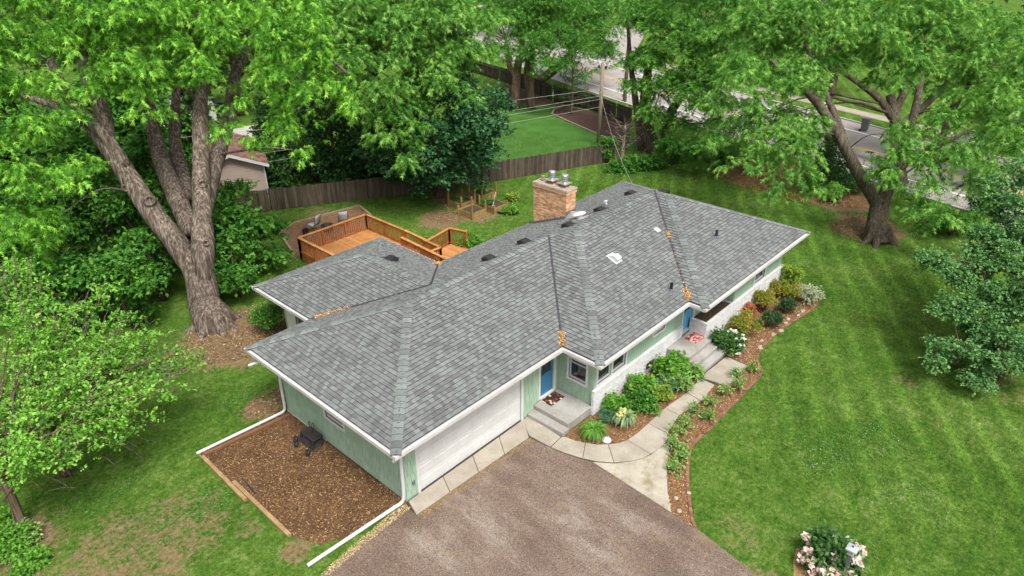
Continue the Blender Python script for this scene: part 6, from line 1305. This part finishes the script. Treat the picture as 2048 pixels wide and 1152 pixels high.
M_seed = flake_mat('seed_flakes', [(0, (.3, .2, .08)), (.5, (.5, .38, .17)), (1, (.7, .58, .34))])
M_leafl = flake_mat('leaf_flakes', [(0, (.10, .055, .03)), (.55, (.21, .125, .065)), (.85, (.34, .23, .12)), (1, (.52, .4, .24))])
scatter('wood_chips', CHIP, 12000, .075, .024, M_chips, 'brown wood chips covering the bed by the garage side', 1)
scatter('mulch_chips', BED1, 3500, .07, .024, M_bark2, 'reddish mulch chips between walk and brick wall', 2); scatter('mulch_chips', BED2, 8500, .07, .026, M_bark2, 'orange mulch chips of the curved border bed', 3)
scatter('maple_seeds', DR, 3200, .038, .013, M_seed, 'yellow maple seeds scattered over the driveway', 4, .016, thick=.08)
EDGL = [g2(833, 1031), g2(1058, 877), g2(1066, 881), g2(845, 1040)]
scatter('edge_debris', EDGL, 700, .05, .02, flake_mat('ochre_debris', [(0, (.2, .13, .04)), (.6, (.33, .22, .07)), (1, (.45, .33, .13))]), 'ochre debris washed along the seam between driveway and apron', 43, .02, thick=.1)
scatter('edge_debris', [g2(806, 1008), g2(822, 1016), g2(730, 1090), g2(660, 1150), g2(640, 1150), g2(700, 1095)], 900, .06, .02, M_seed, 'pale litter along the left driveway edge', 44, .018, thick=.15)
disc = lambda x, y, rx, ry, n=16: [(x+rx*math.cos(a), y+ry*math.sin(a)) for a in np.linspace(0, 6.283, n+1)[:-1]]
scatter('leaf_litter', disc(2.6, 14.2, 2.9, 2.2), 3600, .09, .05, M_leafl, 'dry leaf litter around the big maple foot', 5, .02); scatter('leaf_litter', [(-.25, 7.8), (3.4, 7.8), (3.4, 9.3), (.2, 9.4), (-.35, 8.8)], 1500, .08, .045, M_leafl, 'dry leaf litter behind the garage corner', 6, .02)
scatter('leaf_litter', disc(38.3, 4, 3.6, 6.0), 4500, .13, .08, flake_mat('orange_litter', [(0, (.2, .075, .03)), (.5, (.36, .16, .06)), (1, (.5, .3, .13))]), 'orange leaf litter under the right maples', 7, .02)
scatter('leaf_litter', disc(33.2, -2.4, 2.2, 1.8), 900, .12, .07, M_leafl, 'dry leaves around the right maple foot', 12, .02)
scatter('patio_chips', PAT, 2500, .09, .03, M_leafl, 'tan chips of the patio behind the deck', 8); scatter('leaf_litter', disc(18.4, 17.4, 1.7, 1.6), 1500, .09, .04, M_leafl, 'bark litter around the raised beds', 9, .02)
M_gold = flake_mat('gold_debris', [(0, (.22, .09, .03)), (.3, (.46, .24, .07)), (.7, (.62, .38, .13)), (1, (.75, .58, .33))])
def debris(name, a, b_, n, wd, label, seed):
    rng = np.random.default_rng(seed); a, b_ = np.array(a, float), np.array(b_, float); t_ = rng.beta(1.1, 1.6, n); h = b_-a; hh = unit(np.array([h[0], h[1], 0])); s_ = np.array([hh[1], -hh[0], 0]); o = rng.normal(0, wd, n)
    c_ = a+h*t_[:, None]+s_*o[:, None]; c_[:, 2] += np.abs(o)*PT*.7+.03+rng.random(n)*.05*np.exp(-(o/wd)**2); d = unit(rng.normal(0, 1, (n, 3))*np.array([1, 1, .5])); e_ = unit(np.cross(d, rng.normal(0, 1, (n, 3)))); l_ = rng.uniform(.02, .045, n)[:, None]
    V = np.stack([c_-d*l_, c_+e_*l_*.5, c_+d*l_, c_-e_*l_*.5], 1).reshape(-1, 3); tag(link(name, mesh_np(name, V, np.arange(4*n).reshape(-1, 4), M_gold)), label, 'debris', kind='stuff')
vp = lambda a, b_, r1, t_: np.array([a[0]+(b_[0]-a[0])*t_, a[1]+(b_[1]-a[1])*t_, zt(r1*t_)])
debris('valley_debris', vp(C_, V1, W/2, .02), vp(C_, V1, W/2, .14), 320, .05, 'golden maple seed pile in the valley above the side door', 1)
debris('valley_debris', vp(E_, V2, T5, .02), vp(E_, V2, T5, .12), 400, .06, 'golden maple seed pile in the valley above the front door', 2)
debris('valley_debris', vp(E_, V2, T5, .15), vp(E_, V2, T5, .62), 70, .02, 'thin line of seeds along the far roof valley', 3); debris('valley_debris', vp(E_, V2, T5, .52), vp(E_, V2, T5, .60), 120, .045, 'small seed clump halfway up the far roof valley', 31)
debris('valley_debris', vp(Wa, PW, WW/2, .06), vp(Wa, PW, WW/2, .36), 420, .05, 'golden maple seed pile in the wing valley by the garage', 4); debris('valley_debris', vp(Wd, PW, WW/2, .02), vp(Wd, PW, WW/2, .16), 360, .08, 'golden maple seed pile in the valley near the deck', 5)
# grass
HOLES = [inset(OUT, OV-.05), DR, BED1, BED2, CHIP, tri, PAT, [(13.1, -2.95), (15.6, -2.95), (15.6, -.9), (13.1, -.9)], [(6.3, -1.1), (8.5, -1.1), (8.5, 1), (6.3, 1)]]+[[(np.mean([q[0] for q in p_])*-.08+x*1.08, np.mean([q[1] for q in p_])*-.08+y*1.08) for x, y in p_] for p_ in WK+pol]
rng = np.random.default_rng(77)
def grass(name, lo, hi, n, ln, wd, label, minz=0):
    Q = rng.uniform(lo, hi, (n, 2)); d = np.concatenate([Q, np.zeros((n, 1))], 1)-CAM; z = d @ FW; u = 1024+FPX*(d @ RT)/z; v = 576-FPX*(d @ UP)/z
    k = (u > -150) & (u < 2200) & (v < 1250)
    for h_ in HOLES: k &= ~inside(h_, Q)
    for (x, y, r_, s_) in PATCH: k &= ~((np.hypot(Q[:, 0]-x, Q[:, 1]-y) < r_*.8) & (rng.random(n) < s_*.85))
    Q = Q[k]; n = len(Q); a = rng.uniform(0, 6.28, n); sd_ = np.stack([np.cos(a), np.sin(a), np.zeros(n)], -1)*wd/2*rng.uniform(.6, 1.3, n)[:, None]; c_ = np.concatenate([Q, np.zeros((n, 1))], 1)
    tip = c_+np.concatenate([rng.normal(0, .55, (n, 2))*ln, (ln*rng.uniform(.5, 1.1, n))[:, None]], 1)
    V = np.stack([c_-sd_, c_+sd_, tip], 1).reshape(-1, 3); tag(link(name, mesh_np(name, V, np.arange(3*n).reshape(-1, 3), M_blade)), label, 'grass', kind='stuff'); return n
ng = grass('lawn_grass', (4, -16), (30, -1.7), 190000, .07, .016, 'short mown grass of the front lawn'); ng += grass('lawn_grass', (-12, -2), (.5, 17), 120000, .07, .016, 'short patchy grass of the side yard left of the garage'); ng += grass('lawn_grass', (5, 8), (36, 28), 60000, .09, .028, 'short grass of the back yard'); ng += grass('lawn_grass', (23, -12), (46, 16), 60000, .09, .028, 'short grass beyond the far end of the house')
M_cloverleaf = flake_mat('clover_leaf', [(0, (.035, .12, .018)), (.6, (.075, .19, .032)), (1, (.13, .26, .065))]); M_straw = flake_mat('dry_straw', [(0, (.16, .14, .05)), (1, (.34, .29, .15))])
LAWNR = [(7, -15), (6.5, -7.5), (11, -4.9), (16, -4.6), (24, -4.2), (30, -8), (22, -15)]; LAWNL = [(-12, 1), (-3, 1), (-3.4, 8.6), (-.5, 8.4), (-.4, 13), (-9, 13)]
scatter('dry_grass', LAWNR, 2600, .07, .009, M_straw, 'dry straw flecks in the front lawn', 41, .035, thick=.3); scatter('dry_grass', LAWNL, 2600, .07, .010, M_straw, 'dry straw flecks in the left side lawn', 42, .035, thick=.3)
for i, (u, v, r_, n_, lab) in enumerate(((1640, 915, 1.6, 500, 'pale clover leaves nearest the edging'), (1745, 880, 1.8, 600, 'pale clover leaves in the middle of the front lawn'), (1830, 1000, 1.4, 300, 'pale clover leaves right of the lamp post'), (1560, 820, .9, 150, 'pale clover leaves by the edging bend'), (300, 1060, 1.5, 500, 'pale weeds in the worn side lawn'), (200, 1000, 1.2, 500, 'pale weeds below the hawthorns'), (420, 1010, .9, 400, 'pale weeds beside the chip bed timber'), (470, 800, .8, 300, 'pale weeds in the lawn beside the drain pipe'))):
    x, y = g2(u, v); rg = np.random.default_rng(50+i)
    scatter('clover_leaves', [(x+r_*math.cos(a)*q, y+r_*.75*math.sin(a)*q) for a, q in zip(np.linspace(0, 6.283, 15)[:-1], rg.uniform(.45, 1.25, 14))], n_, .05, .045, M_cloverleaf, lab, 60+i, .045, thick=.25)
M_clov = flake_mat('clover', [(0, (.5, .55, .42)), (1, (.75, .78, .7))])
for i, (u, v, r_, n_, lab) in enumerate(((1640, 915, 1.0, 50, 'white clover patch on the front lawn nearest the edging'), (1745, 880, 1.2, 60, 'white clover patch in the middle of the front lawn'), (1760, 990, .9, 25, 'sparse clover patch above the lamp post'))):
    x, y = g2(u, v); scatter('clover_flowers', disc(x, y, r_, r_*.7), n_, .022, .022, M_clov, lab, 20+i, .06, thick=.1)
